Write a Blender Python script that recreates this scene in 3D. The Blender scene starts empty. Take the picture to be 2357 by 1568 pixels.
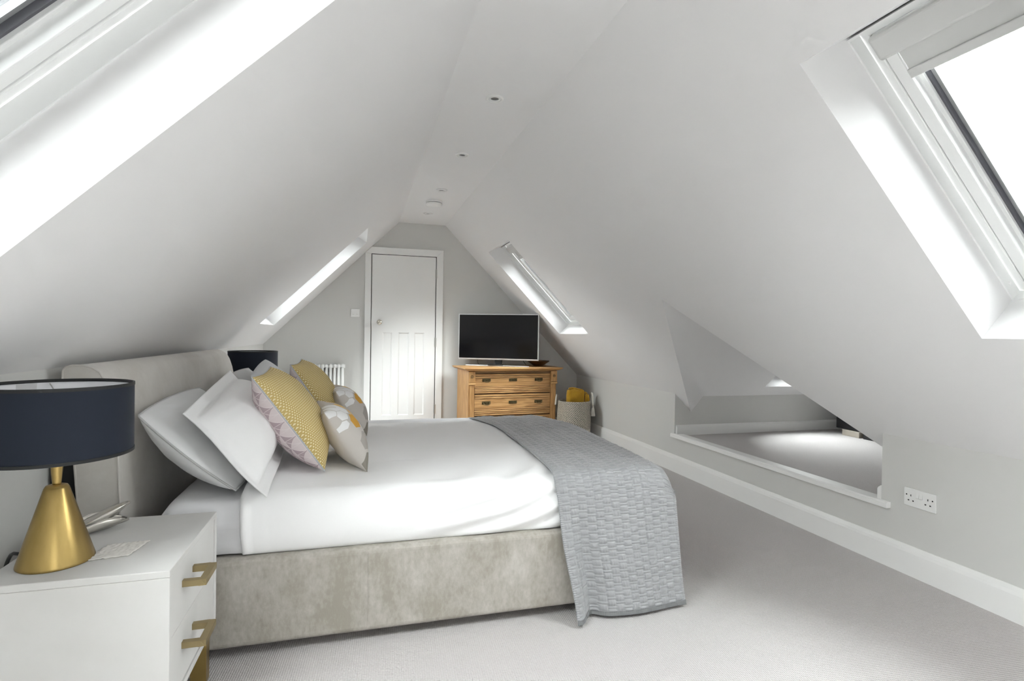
import bpy, bmesh, math, random
import numpy as np
from mathutils import Vector, Matrix, noise

sc = bpy.context.scene
col = sc.collection
PI = math.pi
random.seed(4)

# ------------------------------------------------------------------ camera
F, YAW, PITCH, ROLL, EYE = 1240.1779, 0.27704, -0.01, -0.0156, 1.12
fwd = Vector((math.sin(YAW) * math.cos(PITCH), math.cos(YAW) * math.cos(PITCH), math.sin(PITCH)))
rgt = Vector((math.cos(YAW), -math.sin(YAW), 0))
dwn = fwd.cross(rgt)
r2 = rgt * math.cos(ROLL) + dwn * math.sin(ROLL)
d2 = -rgt * math.sin(ROLL) + dwn * math.cos(ROLL)
cam_data = bpy.data.cameras.new('camera')
cam_data.sensor_width = 36.0
cam_data.lens = F / 2357.0 * 36.0
cam_data.clip_start = 0.02
cam = bpy.data.objects.new('camera', cam_data)
col.objects.link(cam)
up = -d2
cam.matrix_world = Matrix(((r2.x, up.x, -fwd.x, 0), (r2.y, up.y, -fwd.y, 0), (r2.z, up.z, -fwd.z, EYE), (0, 0, 0, 1)))
sc.camera = cam

# ------------------------------------------------------------------ overcast sky, exposure
world = bpy.data.worlds.new('overcast_sky')
sc.world = world
world.use_nodes = True
bg = world.node_tree.nodes['Background']
bg.inputs['Color'].default_value = (0.955, 0.985, 1.0, 1)
bg.inputs['Strength'].default_value = 14.0
# standard overcast sky: luminance (1 + 2 sin elevation) / 3, dull ground below the horizon
_nt = world.node_tree
_tc = _nt.nodes.new('ShaderNodeTexCoord')
_sp = _nt.nodes.new('ShaderNodeSeparateXYZ')
_nt.links.new(_tc.outputs['Generated'], _sp.inputs[0])
_rp = _nt.nodes.new('ShaderNodeValToRGB')
_e = _rp.color_ramp.elements
_e[0].position, _e[0].color = 0.0, (0.10, 0.10, 0.095, 1)
_e[1].position, _e[1].color = 1.0, (0.975, 0.99, 1.0, 1)
_m = _e.new(0.49); _m.color = (0.14, 0.14, 0.135, 1)
_m = _e.new(0.51); _m.color = (0.33, 0.335, 0.34, 1)
_mr = _nt.nodes.new('ShaderNodeMath'); _mr.operation = 'MULTIPLY_ADD'
_mr.inputs[1].default_value = 0.5; _mr.inputs[2].default_value = 0.5
_nt.links.new(_sp.outputs[2], _mr.inputs[0])
_nt.links.new(_mr.outputs[0], _rp.inputs['Fac'])
_nt.links.new(_rp.outputs['Color'], bg.inputs['Color'])
sc.view_settings.view_transform = 'Standard'
sc.view_settings.look = 'None'
sc.view_settings.gamma = 1.0
sc.view_settings.use_curve_mapping = False
sc.view_settings.exposure = 1.38
try:
    sc.cycles.use_denoising = True
    sc.cycles.max_bounces = 9
    sc.cycles.diffuse_bounces = 7
    sc.cycles.glossy_bounces = 3
    sc.cycles.use_adaptive_sampling = True
    sc.cycles.adaptive_threshold = 0.12
    sc.cycles.adaptive_min_samples = 16
    sc.cycles.transparent_max_bounces = 16
    sc.cycles.sample_clamp_indirect = 6.0
    sc.cycles.caustics_reflective = False
    sc.cycles.caustics_refractive = False
except Exception:
    pass

# ------------------------------------------------------------------ helpers
WM = {}   # world matrix of parents


def V(*a):
    return Vector(a)


def tag(o, label=None, cat=None, group=None, kind=None):
    if label: o['label'] = label
    if cat: o['category'] = cat
    if group: o['group'] = group
    if kind: o['kind'] = kind
    return o


def thing(name, label, cat, loc=(0, 0, 0), rz=0.0, group=None, kind=None):
    o = bpy.data.objects.new(name, None)
    o.empty_display_size = 0.05
    col.objects.link(o)
    o.location = loc
    o.rotation_euler = (0, 0, rz)
    WM[o.name] = Matrix.Translation(Vector(loc)) @ Matrix.Rotation(rz, 4, 'Z')
    return tag(o, label, cat, group, kind)


def link_mesh(name, me, mat, parent=None, smooth=False, local=False):
    """mesh given in world space (or in the parent's own space when local)."""
    mats = mat if isinstance(mat, (list, tuple)) else [mat]
    for m in mats:
        me.materials.append(m)
    if smooth:
        me.polygons.foreach_set('use_smooth', [True] * len(me.polygons))
    o = bpy.data.objects.new(name, me)
    col.objects.link(o)
    if parent is not None:
        o.parent = parent
        M = WM[parent.name]
        WM[o.name] = M
        if not local:
            me.transform(M.inverted())
    else:
        WM[o.name] = Matrix.Identity(4)
    me.update()
    return o


def obj(name, bm, mat, parent=None, smooth=False, bevel=0, seg=2, local=False, auto=None):
    me = bpy.data.meshes.new(name)
    bmesh.ops.recalc_face_normals(bm, faces=bm.faces)
    bm.to_mesh(me)
    bm.free()
    o = link_mesh(name, me, mat, parent, smooth, local)
    if bevel:
        m = o.modifiers.new('bevel', 'BEVEL')
        m.width = bevel
        m.segments = seg
        m.limit_method = 'ANGLE'
        m.angle_limit = math.radians(40)
        m.harden_normals = False
    return o


def nb():
    return bmesh.new()


def box(bm, x0, x1, y0, y1, z0, z1, M=None):
    vs = [bm.verts.new((x, y, z)) for z in (z0, z1) for y in (y0, y1) for x in (x0, x1)]
    for f in ((0, 2, 3, 1), (4, 5, 7, 6), (0, 1, 5, 4), (2, 6, 7, 3), (0, 4, 6, 2), (1, 3, 7, 5)):
        bm.faces.new([vs[i] for i in f])
    if M is not None:
        for v in vs:
            v.co = M @ v.co
    return vs


def boxo(name, a, mat, parent=None, bevel=0, seg=2, local=False, M=None):
    bm = nb()
    box(bm, *a, M=M)
    return obj(name, bm, mat, parent, bevel=bevel, seg=seg, local=local)


def lathe(bm, prof, c=(0, 0, 0), seg=48, M=None, caps=True):
    rings = []
    for r, z in prof:
        ring = []
        for k in range(seg):
            a = 2 * PI * k / seg
            p = Vector((c[0] + r * math.cos(a), c[1] + r * math.sin(a), c[2] + z))
            if M is not None:
                p = M @ p
            ring.append(bm.verts.new(p))
        rings.append(ring)
    for a, b in zip(rings[:-1], rings[1:]):
        for k in range(seg):
            bm.faces.new((a[k], a[(k + 1) % seg], b[(k + 1) % seg], b[k]))
    if caps:
        if prof[0][0] > 1e-6: bm.faces.new(list(reversed(rings[0])))
        if prof[-1][0] > 1e-6: bm.faces.new(rings[-1])
    return rings


def tube(bm, pts, r, seg=8, closed=False, caps=True):
    pts = [Vector(p) for p in pts]
    n = len(pts)
    rs = r if isinstance(r, (list, tuple)) else [r] * n
    rings = []
    prevn = None
    for i, p in enumerate(pts):
        if closed:
            t = pts[(i + 1) % n] - pts[i - 1]
        else:
            t = pts[min(i + 1, n - 1)] - pts[max(i - 1, 0)]
        if t.length < 1e-9: t = Vector((0, 0, 1))
        t.normalize()
        if prevn is None:
            a = Vector((0, 0, 1)) if abs(t.z) < 0.9 else Vector((1, 0, 0))
            nn = t.cross(a).normalized()
        else:
            nn = prevn - t * prevn.dot(t)
            if nn.length < 1e-6: nn = t.orthogonal()
            nn.normalize()
        prevn = nn
        bb = t.cross(nn)
        rings.append([bm.verts.new(p + (nn * math.cos(2 * PI * k / seg) + bb * math.sin(2 * PI * k / seg)) * rs[i]) for k in range(seg)])
    m = n if closed else n - 1
    for i in range(m):
        a, b = rings[i], rings[(i + 1) % n]
        off = 0
        if closed and i == n - 1:   # match the twist
            off = min(range(seg), key=lambda q: (a[0].co - b[q].co).length)
        for k in range(seg):
            bm.faces.new((a[k], a[(k + 1) % seg], b[(k + 1 + off) % seg], b[(k + off) % seg]))
    if not closed and caps:
        bm.faces.new(list(reversed(rings[0])))
        bm.faces.new(rings[-1])


def prism(bm, poly, vec):
    """poly: list of 3D points, extruded by vec."""
    vec = Vector(vec)
    a = [bm.verts.new(Vector(p)) for p in poly]
    b = [bm.verts.new(Vector(p) + vec) for p in poly]
    bm.faces.new(a)
    bm.faces.new(list(reversed(b)))
    n = len(poly)
    for i in range(n):
        bm.faces.new((a[i], b[i], b[(i + 1) % n], a[(i + 1) % n]))


def sheet(name, outer, holes, mat, facing, parent=None):
    """flat polygon with holes, turned to face the given point."""
    bm = nb()
    edges = []
    for loop in [outer] + holes:
        vs = [bm.verts.new(Vector(p)) for p in loop]
        for i in range(len(vs)):
            edges.append(bm.edges.new((vs[i], vs[(i + 1) % len(vs)])))
    p = [Vector(q) for q in outer]
    nrm = Vector((0, 0, 0))
    for i in range(len(p)):
        nrm += p[i].cross(p[(i + 1) % len(p)])
    nrm.normalize()
    bmesh.ops.triangle_fill(bm, edges=edges, use_beauty=True, use_dissolve=False, normal=nrm)
    for f in bm.faces:
        f.normal_update()
        if f.normal.dot(Vector(facing) - f.calc_center_median()) < 0:
            f.normal_flip()
    me = bpy.data.meshes.new(name)
    bm.to_mesh(me)
    bm.free()
    return link_mesh(name, me, mat, parent)


def grid_mesh(name, P, mat, parent=None, smooth=True, uv=None, close_u=False, matidx=None, local=False):
    """P: (nu,nv,3) array."""
    nu, nv = P.shape[:2]
    me = bpy.data.meshes.new(name)
    idx = np.arange(nu * nv).reshape(nu, nv)
    if close_u:
        idx = np.vstack([idx, idx[:1]])
    a, b, c, d = idx[:-1, :-1], idx[1:, :-1], idx[1:, 1:], idx[:-1, 1:]
    quads = np.stack([a, b, c, d], -1).reshape(-1, 4)
    me.vertices.add(nu * nv)
    me.vertices.foreach_set('co', P.reshape(-1).astype(np.float32))
    me.loops.add(quads.size)
    me.loops.foreach_set('vertex_index', quads.reshape(-1).astype(np.int32))
    me.polygons.add(len(quads))
    me.polygons.foreach_set('loop_start', np.arange(0, quads.size, 4, dtype=np.int32))
    me.polygons.foreach_set('loop_total', np.full(len(quads), 4, dtype=np.int32))
    me.update(calc_edges=True)
    if uv is not None:
        l = me.uv_layers.new(name='UVMap')
        l.data.foreach_set('uv', uv.reshape(-1, 2)[quads.reshape(-1)].reshape(-1).astype(np.float32))
    return link_mesh(name, me, mat, parent, smooth, local)


def fbm(x, y, z, s=1.0):
    return noise.noise(Vector((x * s, y * s, z * s)))


# ------------------------------------------------------------------ materials
MATS = {}


def mat(name, color, rough=0.6, metal=0.0, spec=0.5, sheen=0.0, bump=None, mottled=None, coat=0.0):
    """bump=(scale,strength,distance); mottled=(scale,color2,detail,lo,hi)"""
    if name in MATS: return MATS[name]
    m = bpy.data.materials.new(name)
    m.use_nodes = True
    nt = m.node_tree
    b = nt.nodes['Principled BSDF']
    b.inputs['Base Color'].default_value = (*color, 1)
    b.inputs['Roughness'].default_value = rough
    b.inputs['Metallic'].default_value = metal
    b.inputs['Specular IOR Level'].default_value = spec
    if sheen:
        b.inputs['Sheen Weight'].default_value = sheen
        b.inputs['Sheen Roughness'].default_value = 0.4
    if coat: b.inputs['Coat Weight'].default_value = coat
    if bump or mottled:
        tc = nt.nodes.new('ShaderNodeTexCoord')
    if bump:
        n = nt.nodes.new('ShaderNodeTexNoise')
        n.inputs['Scale'].default_value = bump[0]
        n.inputs['Detail'].default_value = 4
        bp = nt.nodes.new('ShaderNodeBump')
        bp.inputs['Strength'].default_value = bump[1]
        bp.inputs['Distance'].default_value = bump[2]
        nt.links.new(tc.outputs['Object'], n.inputs['Vector'])
        nt.links.new(n.outputs['Fac'], bp.inputs['Height'])
        nt.links.new(bp.outputs['Normal'], b.inputs['Normal'])
    if mottled:
        s, c2, det, lo, hi = mottled
        n = nt.nodes.new('ShaderNodeTexNoise')
        n.inputs['Scale'].default_value = s
        n.inputs['Detail'].default_value = det
        n.inputs['Roughness'].default_value = 0.62
        rp = nt.nodes.new('ShaderNodeValToRGB')
        rp.color_ramp.elements[0].position = lo
        rp.color_ramp.elements[1].position = hi
        rp.color_ramp.elements[0].color = (*c2, 1)
        rp.color_ramp.elements[1].color = (*color, 1)
        nt.links.new(tc.outputs['Object'], n.inputs['Vector'])
        nt.links.new(n.outputs['Fac'], rp.inputs['Fac'])
        nt.links.new(rp.outputs['Color'], b.inputs['Base Color'])
    MATS[name] = m
    return m


def nodes_of(name, rough=0.6):
    m = bpy.data.materials.new(name)
    m.use_nodes = True
    MATS[name] = m
    b = m.node_tree.nodes['Principled BSDF']
    b.inputs['Roughness'].default_value = rough
    return m, m.node_tree, b


class N:
    """tiny node-maths builder"""
    def __init__(self, nt): self.nt = nt

    def m(self, op, a, b=None, c=None):
        n = self.nt.nodes.new('ShaderNodeMath')
        n.operation = op
        for i, x in enumerate((a, b, c)):
            if x is None: continue
            if isinstance(x, (int, float)): n.inputs[i].default_value = x
            else: self.nt.links.new(x, n.inputs[i])
        return n.outputs[0]

    def mix(self, f, a, b):
        n = self.nt.nodes.new('ShaderNodeMix')
        n.data_type = 'RGBA'
        n.clamp_factor = True
        for k, x in ((0, f), (6, a), (7, b)):
            if isinstance(x, (int, float)): n.inputs[k].default_value = x
            elif isinstance(x, tuple): n.inputs[k].default_value = (*x, 1)
            else: self.nt.links.new(x, n.inputs[k])
        return n.outputs[2]


M_ceil = mat('white_ceiling_paint', (0.825, 0.819, 0.822), 0.9, spec=0.2, bump=(60, 0.02, 0.002))
M_wall = mat('pale_grey_wall_paint', (0.66, 0.657, 0.64), 0.9, spec=0.2, bump=(60, 0.02, 0.002))
M_trim = mat('white_satin_paint', (0.87, 0.87, 0.86), 0.35, spec=0.4)
M_pvc = mat('white_window_lacquer', (0.82, 0.825, 0.82), 0.35, spec=0.4)
M_blind = mat('grey_blind_fabric', (0.62, 0.62, 0.61), 0.6)
M_gasket = mat('dark_rubber', (0.10, 0.10, 0.115), 0.5)
M_spacer = mat('grey_aluminium', (0.45, 0.46, 0.47), 0.4, metal=0.5)
M_white = mat('white_plastic', (0.84, 0.84, 0.83), 0.35)
M_hole = mat('black_socket_slot', (0.01, 0.01, 0.01), 0.6)
M_black = mat('black_plastic', (0.012, 0.012, 0.013), 0.4)
M_blackpanel = mat('matt_black_panel', (0.012, 0.012, 0.013), 0.9)
M_screen = mat('black_screen', (0.006, 0.006, 0.007), 0.12, spec=0.5)
M_silver = mat('brushed_silver', (0.72, 0.72, 0.73), 0.32, metal=0.6)
M_steel = mat('satin_steel', (0.55, 0.54, 0.52), 0.35, metal=1.0)
M_nickel = mat('polished_nickel', (0.70, 0.66, 0.58), 0.18, metal=1.0)
M_brass_dark = mat('aged_brass', (0.10, 0.075, 0.032), 0.45, metal=0.6)
M_walnut = mat('dark_turned_wood', (0.17, 0.085, 0.025), 0.4, mottled=(8, (0.06, 0.028, 0.010), 4, 0.35, 0.7))
M_linen = mat('white_cotton', (0.92, 0.92, 0.925), 0.85, spec=0.2, sheen=0.15, bump=(500, 0.05, 0.001))
M_sheet = mat('white_percale_sheet', (0.80, 0.80, 0.82), 0.85, spec=0.2, sheen=0.1, bump=(500, 0.05, 0.001))
M_pill = mat('pale_grey_pillowcase', (0.74, 0.745, 0.75), 0.85, spec=0.2, sheen=0.15)
M_pill2 = mat('ice_grey_pillowcase', (0.70, 0.715, 0.735), 0.85, spec=0.2, sheen=0.15)
M_pipe = mat('grey_piping', (0.50, 0.50, 0.50), 0.8)
M_bluepipe = mat('pale_blue_piping', (0.50, 0.52, 0.55), 0.8)
M_navy = mat('navy_shade_cloth', (0.012, 0.017, 0.030), 0.7, spec=0.3, sheen=0.05)
M_navytrim = mat('black_shade_binding', (0.006, 0.007, 0.008), 0.55)
M_shadein = mat('white_shade_lining', (0.85, 0.85, 0.88), 0.7)
M_oakwash = mat('white_washed_wood', (0.70, 0.695, 0.685), 0.5, mottled=(2.5, (0.645, 0.635, 0.62), 5, 0.35, 0.65), bump=(90, 0.03, 0.002))
M_cream = mat('cream_rope', (0.62, 0.58, 0.51), 0.9, bump=(260, 0.3, 0.003))
M_creamtas = mat('cream_tassel', (0.70, 0.67, 0.61), 0.9)
M_mustard = mat('mustard_fleece', (0.52, 0.30, 0.025), 0.95, sheen=0.4, mottled=(9, (0.40, 0.21, 0.012), 4, 0.35, 0.65), bump=(120, 0.35, 0.006))
M_leaf = mat('dull_silver_leaf', (0.60, 0.575, 0.53), 0.35, metal=0.75, bump=(70, 0.2, 0.003))
M_paper = mat('cream_handmade_paper', (0.78, 0.755, 0.71), 0.9, bump=(70, 0.6, 0.004))
M_hem = mat('silver_satin_hem', (0.19, 0.195, 0.20), 0.45, sheen=0.2)
M_tagp = mat('printed_white_tag', (0.55, 0.55, 0.56), 0.6)
M_lens = mat('grey_lamp_lens', (0.16, 0.16, 0.16), 0.3)
M_beigecloth = mat('plain_beige_cloth', (0.60, 0.565, 0.53), 0.85)
M_beige = mat('beige_block', (0.45, 0.41, 0.35), 0.7)


def carpet():
    m, nt, b = nodes_of('grey_loop_carpet', 0.95)
    b.inputs['Specular IOR Level'].default_value = 0.1
    n = N(nt)
    tc = nt.nodes.new('ShaderNodeTexCoord')
    mp = nt.nodes.new('ShaderNodeMapping')
    mp.inputs['Rotation'].default_value = (0, 0, 0.06)
    nt.links.new(tc.outputs['Object'], mp.inputs['Vector'])
    sep = nt.nodes.new('ShaderNodeSeparateXYZ')
    nt.links.new(mp.outputs['Vector'], sep.inputs[0])
    ns = nt.nodes.new('ShaderNodeTexNoise')
    ns.inputs['Scale'].default_value = 160
    ns.inputs['Detail'].default_value = 3
    nt.links.new(tc.outputs['Object'], ns.inputs['Vector'])
    rows = n.m('SINE', n.m('ADD', n.m('MULTIPLY', sep.outputs[1], 2 * PI / 0.0085), n.m('MULTIPLY', ns.outputs['Fac'], 2.5)))
    loops = n.m('SINE', n.m('ADD', n.m('MULTIPLY', sep.outputs[0], 2 * PI / 0.0075), n.m('MULTIPLY', ns.outputs['Fac'], 4.0)))
    h = n.m('ADD', n.m('MULTIPLY', rows, 0.5), n.m('MULTIPLY', loops, 0.5))
    f = n.m('ADD', n.m('MULTIPLY', h, 0.25), n.m('MULTIPLY', ns.outputs['Fac'], 1.0))
    colr = n.mix(f, (0.51, 0.486, 0.482), (0.65, 0.625, 0.62))
    nt.links.new(colr, b.inputs['Base Color'])
    bp = nt.nodes.new('ShaderNodeBump')
    bp.inputs['Strength'].default_value = 0.5
    bp.inputs['Distance'].default_value = 0.003
    nt.links.new(h, bp.inputs['Height'])
    nt.links.new(bp.outputs['Normal'], b.inputs['Normal'])
    return m


def velvet():
    m, nt, b = nodes_of('crushed_velvet', 0.75)
    b.inputs['Sheen Weight'].default_value = 0.35
    b.inputs['Sheen Roughness'].default_value = 0.35
    b.inputs['Specular IOR Level'].default_value = 0.2
    n = N(nt)
    tc = nt.nodes.new('ShaderNodeTexCoord')
    mp = nt.nodes.new('ShaderNodeMapping')
    mp.inputs['Scale'].default_value = (1.0, 1.0, 0.55)
    nt.links.new(tc.outputs['Object'], mp.inputs['Vector'])
    a = nt.nodes.new('ShaderNodeTexNoise')
    a.inputs['Scale'].default_value = 5.5
    a.inputs['Detail'].default_value = 7
    a.inputs['Roughness'].default_value = 0.68
    c = nt.nodes.new('ShaderNodeTexNoise')
    c.inputs['Scale'].default_value = 85
    c.inputs['Detail'].default_value = 3
    for t in (a, c): nt.links.new(mp.outputs['Vector'], t.inputs['Vector'])
    f = n.m('ADD', n.m('MULTIPLY', n.m('SUBTRACT', a.outputs['Fac'], 0.40), 3.2), n.m('MULTIPLY', n.m('SUBTRACT', c.outputs['Fac'], 0.5), 0.9))
    colr = n.mix(f, (0.35, 0.325, 0.28), (0.545, 0.52, 0.485))
    nt.links.new(colr, b.inputs['Base Color'])
    bp = nt.nodes.new('ShaderNodeBump')
    bp.inputs['Strength'].default_value = 0.25
    bp.inputs['Distance'].default_value = 0.003
    nt.links.new(c.outputs['Fac'], bp.inputs['Height'])
    nt.links.new(bp.outputs['Normal'], b.inputs['Normal'])
    return m


def velvet_plain():
    m, nt, b = nodes_of('soft_grey_velvet', 0.8)
    b.inputs['Sheen Weight'].default_value = 0.3
    b.inputs['Specular IOR Level'].default_value = 0.2
    n = N(nt)
    tc = nt.nodes.new('ShaderNodeTexCoord')
    a = nt.nodes.new('ShaderNodeTexNoise')
    a.inputs['Scale'].default_value = 4
    a.inputs['Detail'].default_value = 6
    a.inputs['Roughness'].default_value = 0.7
    nt.links.new(tc.outputs['Object'], a.inputs['Vector'])
    f = n.m('MULTIPLY', n.m('SUBTRACT', a.outputs['Fac'], 0.33), 2.6)
    colr = n.mix(f, (0.56, 0.53, 0.49), (0.68, 0.655, 0.62))
    nt.links.new(colr, b.inputs['Base Color'])
    return m


def pine(name, axis=0, tone=1.0):
    m, nt, b = nodes_of(name, 0.42)
    n = N(nt)
    tc = nt.nodes.new('ShaderNodeTexCoord')
    mp = nt.nodes.new('ShaderNodeMapping')
    sc_ = [14, 14, 14]
    sc_[axis] = 0.9
    mp.inputs['Scale'].default_value = sc_
    nt.links.new(tc.outputs['Object'], mp.inputs['Vector'])
    a = nt.nodes.new('ShaderNodeTexNoise')
    a.inputs['Scale'].default_value = 1.3
    a.inputs['Detail'].default_value = 5
    a.inputs['Distortion'].default_value = 0.5
    nt.links.new(mp.outputs['Vector'], a.inputs['Vector'])
    ring = n.m('SINE', n.m('MULTIPLY', a.outputs['Fac'], 46.0))
    fine = nt.nodes.new('ShaderNodeTexNoise')
    fine.inputs['Scale'].default_value = 9
    fine.inputs['Detail'].default_value = 4
    nt.links.new(mp.outputs['Vector'], fine.inputs['Vector'])
    f = n.m('ADD', n.m('ADD', n.m('MULTIPLY', ring, 0.22), 0.15), n.m('MULTIPLY', fine.outputs['Fac'], 0.7))
    colr = n.mix(f, (0.29 * tone, 0.135 * tone, 0.040 * tone), (0.66 * tone, 0.395 * tone, 0.165 * tone))
    nt.links.new(colr, b.inputs['Base Color'])
    return m


def brass():
    m, nt, b = nodes_of('brushed_brass', 0.34)
    b.inputs['Metallic'].default_value = 1.0
    n = N(nt)
    tc = nt.nodes.new('ShaderNodeTexCoord')
    mp = nt.nodes.new('ShaderNodeMapping')
    mp.inputs['Scale'].default_value = (1, 1, 0.25)
    nt.links.new(tc.outputs['Object'], mp.inputs['Vector'])
    a = nt.nodes.new('ShaderNodeTexNoise')
    a.inputs['Scale'].default_value = 40
    a.inputs['Detail'].default_value = 5
    nt.links.new(mp.outputs['Vector'], a.inputs['Vector'])
    colr = n.mix(a.outputs['Fac'], (0.34, 0.235, 0.075), (0.50, 0.36, 0.145))
    nt.links.new(colr, b.inputs['Base Color'])
    nt.links.new(n.m('ADD', n.m('MULTIPLY', a.outputs['Fac'], 0.12), 0.27), b.inputs['Roughness'])
    return m


def satin():
    m, nt, b = nodes_of('silver_satin', 0.36)
    b.inputs['Base Color'].default_value = (0.30, 0.305, 0.315, 1)
    b.inputs['Specular IOR Level'].default_value = 0.7
    b.inputs['Sheen Weight'].default_value = 0.5
    tc = nt.nodes.new('ShaderNodeTexCoord')
    a = nt.nodes.new('ShaderNodeTexNoise')
    a.inputs['Scale'].default_value = 140
    a.inputs['Detail'].default_value = 4
    nt.links.new(tc.outputs['Object'], a.inputs['Vector'])
    bp = nt.nodes.new('ShaderNodeBump')
    bp.inputs['Strength'].default_value = 0.25
    bp.inputs['Distance'].default_value = 0.004
    nt.links.new(a.outputs['Fac'], bp.inputs['Height'])
    nt.links.new(bp.outputs['Normal'], b.inputs['Normal'])
    return m


def uvsep(nt):
    tc = nt.nodes.new('ShaderNodeTexCoord')
    s = nt.nodes.new('ShaderNodeSeparateXYZ')
    nt.links.new(tc.outputs['UV'], s.inputs[0])
    return tc, s.outputs[0], s.outputs[1]


def yellow_print():
    m, nt, b = nodes_of('mustard_dot_print', 0.85)
    n = N(nt)
    tc, u, v = uvsep(nt)
    # staggered rows of small pale triangles on mustard
    S = 52.0
    row = n.m('MULTIPLY', v, S)
    ri = n.m('FLOOR', row)
    uu = n.m('ADD', n.m('MULTIPLY', u, S), n.m('MULTIPLY', n.m('MODULO', ri, 2.0), 0.5))
    fx = n.m('ABSOLUTE', n.m('SUBTRACT', n.m('FRACT', uu), 0.5))
    fy = n.m('FRACT', row)
    tri = n.m('LESS_THAN', n.m('ADD', fx, n.m('MULTIPLY', fy, 0.5)), 0.40)
    inn = n.m('GREATER_THAN', fy, 0.14)
    colr = n.mix(n.m('MULTIPLY', tri, inn), (0.55, 0.405, 0.145), (0.86, 0.79, 0.55))
    nt.links.new(colr, b.inputs['Base Color'])
    return m


def pink_print():
    m, nt, b = nodes_of('pink_triangle_print', 0.85)
    n = N(nt)
    tc, u, v = uvsep(nt)
    S = 13.0
    a = n.m('MULTIPLY', u, S)
    c = n.m('MULTIPLY', v, S)
    fx, fy = n.m('FRACT', a), n.m('FRACT', c)
    ck = n.m('MODULO', n.m('ADD', n.m('FLOOR', a), n.m('FLOOR', c)), 2.0)
    t1 = n.m('GREATER_THAN', fx, fy)
    t2 = n.m('GREATER_THAN', n.m('ADD', fx, fy), 1.0)
    t = n.m('ADD', n.m('MULTIPLY', t1, ck), n.m('MULTIPLY', t2, n.m('SUBTRACT', 1.0, ck)))
    # fine white lines along the cuts
    dl = n.m('ABSOLUTE', n.m('SUBTRACT', fx, fy))
    line = n.m('LESS_THAN', n.m('MINIMUM', n.m('MINIMUM', fx, fy), dl), 0.05)
    c1 = n.mix(t, (0.69, 0.61, 0.615), (0.44, 0.35, 0.375))
    colr = n.mix(line, c1, (0.74, 0.67, 0.675))
    nt.links.new(colr, b.inputs['Base Color'])
    return m


def hex_print():
    m, nt, b = nodes_of('hexagon_print', 0.85)
    n = N(nt)
    tc, u, v = uvsep(nt)
    c = (0.60, 0.565, 0.53)
    out = None
    W, O, O2, G, G2 = (0.86, 0.86, 0.86), (0.70, 0.375, 0.06), (0.80, 0.54, 0.22), (0.27, 0.25, 0.215), (0.42, 0.39, 0.36)
    hexes = [(0.06, 0.94, 0.08, W), (0.14, 0.80, 0.09, W), (0.22, 0.94, 0.08, W), (0.05, 0.68, 0.06, W), (0.31, 0.82, 0.09, W), (0.39, 0.95, 0.08, W),
             (0.50, 0.84, 0.09, O2), (0.43, 0.68, 0.08, O2), (0.62, 0.72, 0.09, O2), (0.26, 0.60, 0.125, O), (0.74, 0.88, 0.09, O2),
             (0.20, 0.30, 0.13, G2), (0.45, 0.40, 0.11, G), (0.09, 0.07, 0.11, G), (0.66, 0.14, 0.12, G2), (0.86, 0.40, 0.12, G), (0.85, 0.66, 0.10, G2)]
    prev = c
    for (hx, hy, r, cc) in hexes:
        du = n.m('ABSOLUTE', n.m('SUBTRACT', u, hx))
        dv = n.m('ABSOLUTE', n.m('SUBTRACT', v, hy))
        d = n.m('MAXIMUM', du, n.m('ADD', n.m('MULTIPLY', du, 0.5), n.m('MULTIPLY', dv, 0.866)))
        prev = n.mix(n.m('LESS_THAN', d, r * 0.9), prev, cc)
    nt.links.new(prev, b.inputs['Base Color'])
    return m


def basket_weave():
    m, nt, b = nodes_of('woven_rope', 0.95)
    n = N(nt)
    tc = nt.nodes.new('ShaderNodeTexCoord')
    s = nt.nodes.new('ShaderNodeSeparateXYZ')
    nt.links.new(tc.outputs['Object'], s.inputs[0])
    ang = n.m('ARCTAN2', s.outputs[1], s.outputs[0])
    ns = nt.nodes.new('ShaderNodeTexNoise')
    ns.inputs['Scale'].default_value = 60
    nt.links.new(tc.outputs['Object'], ns.inputs['Vector'])
    ph = n.m('ADD', n.m('ADD', n.m('MULTIPLY', ang, 58.0), n.m('MULTIPLY', s.outputs[2], 260.0)), n.m('MULTIPLY', ns.outputs['Fac'], 5.0))
    st = n.m('GREATER_THAN', n.m('SINE', ph), 0.35)
    colr = n.mix(st, (0.62, 0.57, 0.49), (0.11, 0.10, 0.095))
    nt.links.new(colr, b.inputs['Base Color'])
    return m


def glass():
    m, nt, b = nodes_of('window_glass')
    nt.nodes.remove(b)
    out = nt.nodes['Material Output']
    t = nt.nodes.new('ShaderNodeBsdfTransparent')
    t.inputs['Color'].default_value = (0.96, 0.98, 0.97, 1)
    g = nt.nodes.new('ShaderNodeBsdfGlossy')
    g.inputs['Roughness'].default_value = 0.02
    lw = nt.nodes.new('ShaderNodeFresnel')
    lw.inputs['IOR'].default_value = 1.45
    mx = nt.nodes.new('ShaderNodeMixShader')
    nt.links.new(lw.outputs['Fac'], mx.inputs[0])
    nt.links.new(t.outputs[0], mx.inputs[1])
    nt.links.new(g.outputs[0], mx.inputs[2])
    nt.links.new(mx.outputs[0], out.inputs['Surface'])
    return m


M_brass2 = mat('antique_brass_bar', (0.36, 0.285, 0.15), 0.4, metal=0.85)
M_carpet, M_velvet, M_velvet2 = carpet(), velvet(), velvet_plain()
M_pineH, M_pineV, M_pineD = pine('pine_along', 0, 1.08), pine('pine_upright', 2, 1.04), pine('dark_pine_and_groove_shade', 0, 0.5)  # darkest pine also stands in for shade in the drawer grooves
M_brass, M_satin = brass(), satin()
M_yel, M_pink, M_hex, M_weave, M_glass = yellow_print(), pink_print(), hex_print(), basket_weave(), glass()

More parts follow.
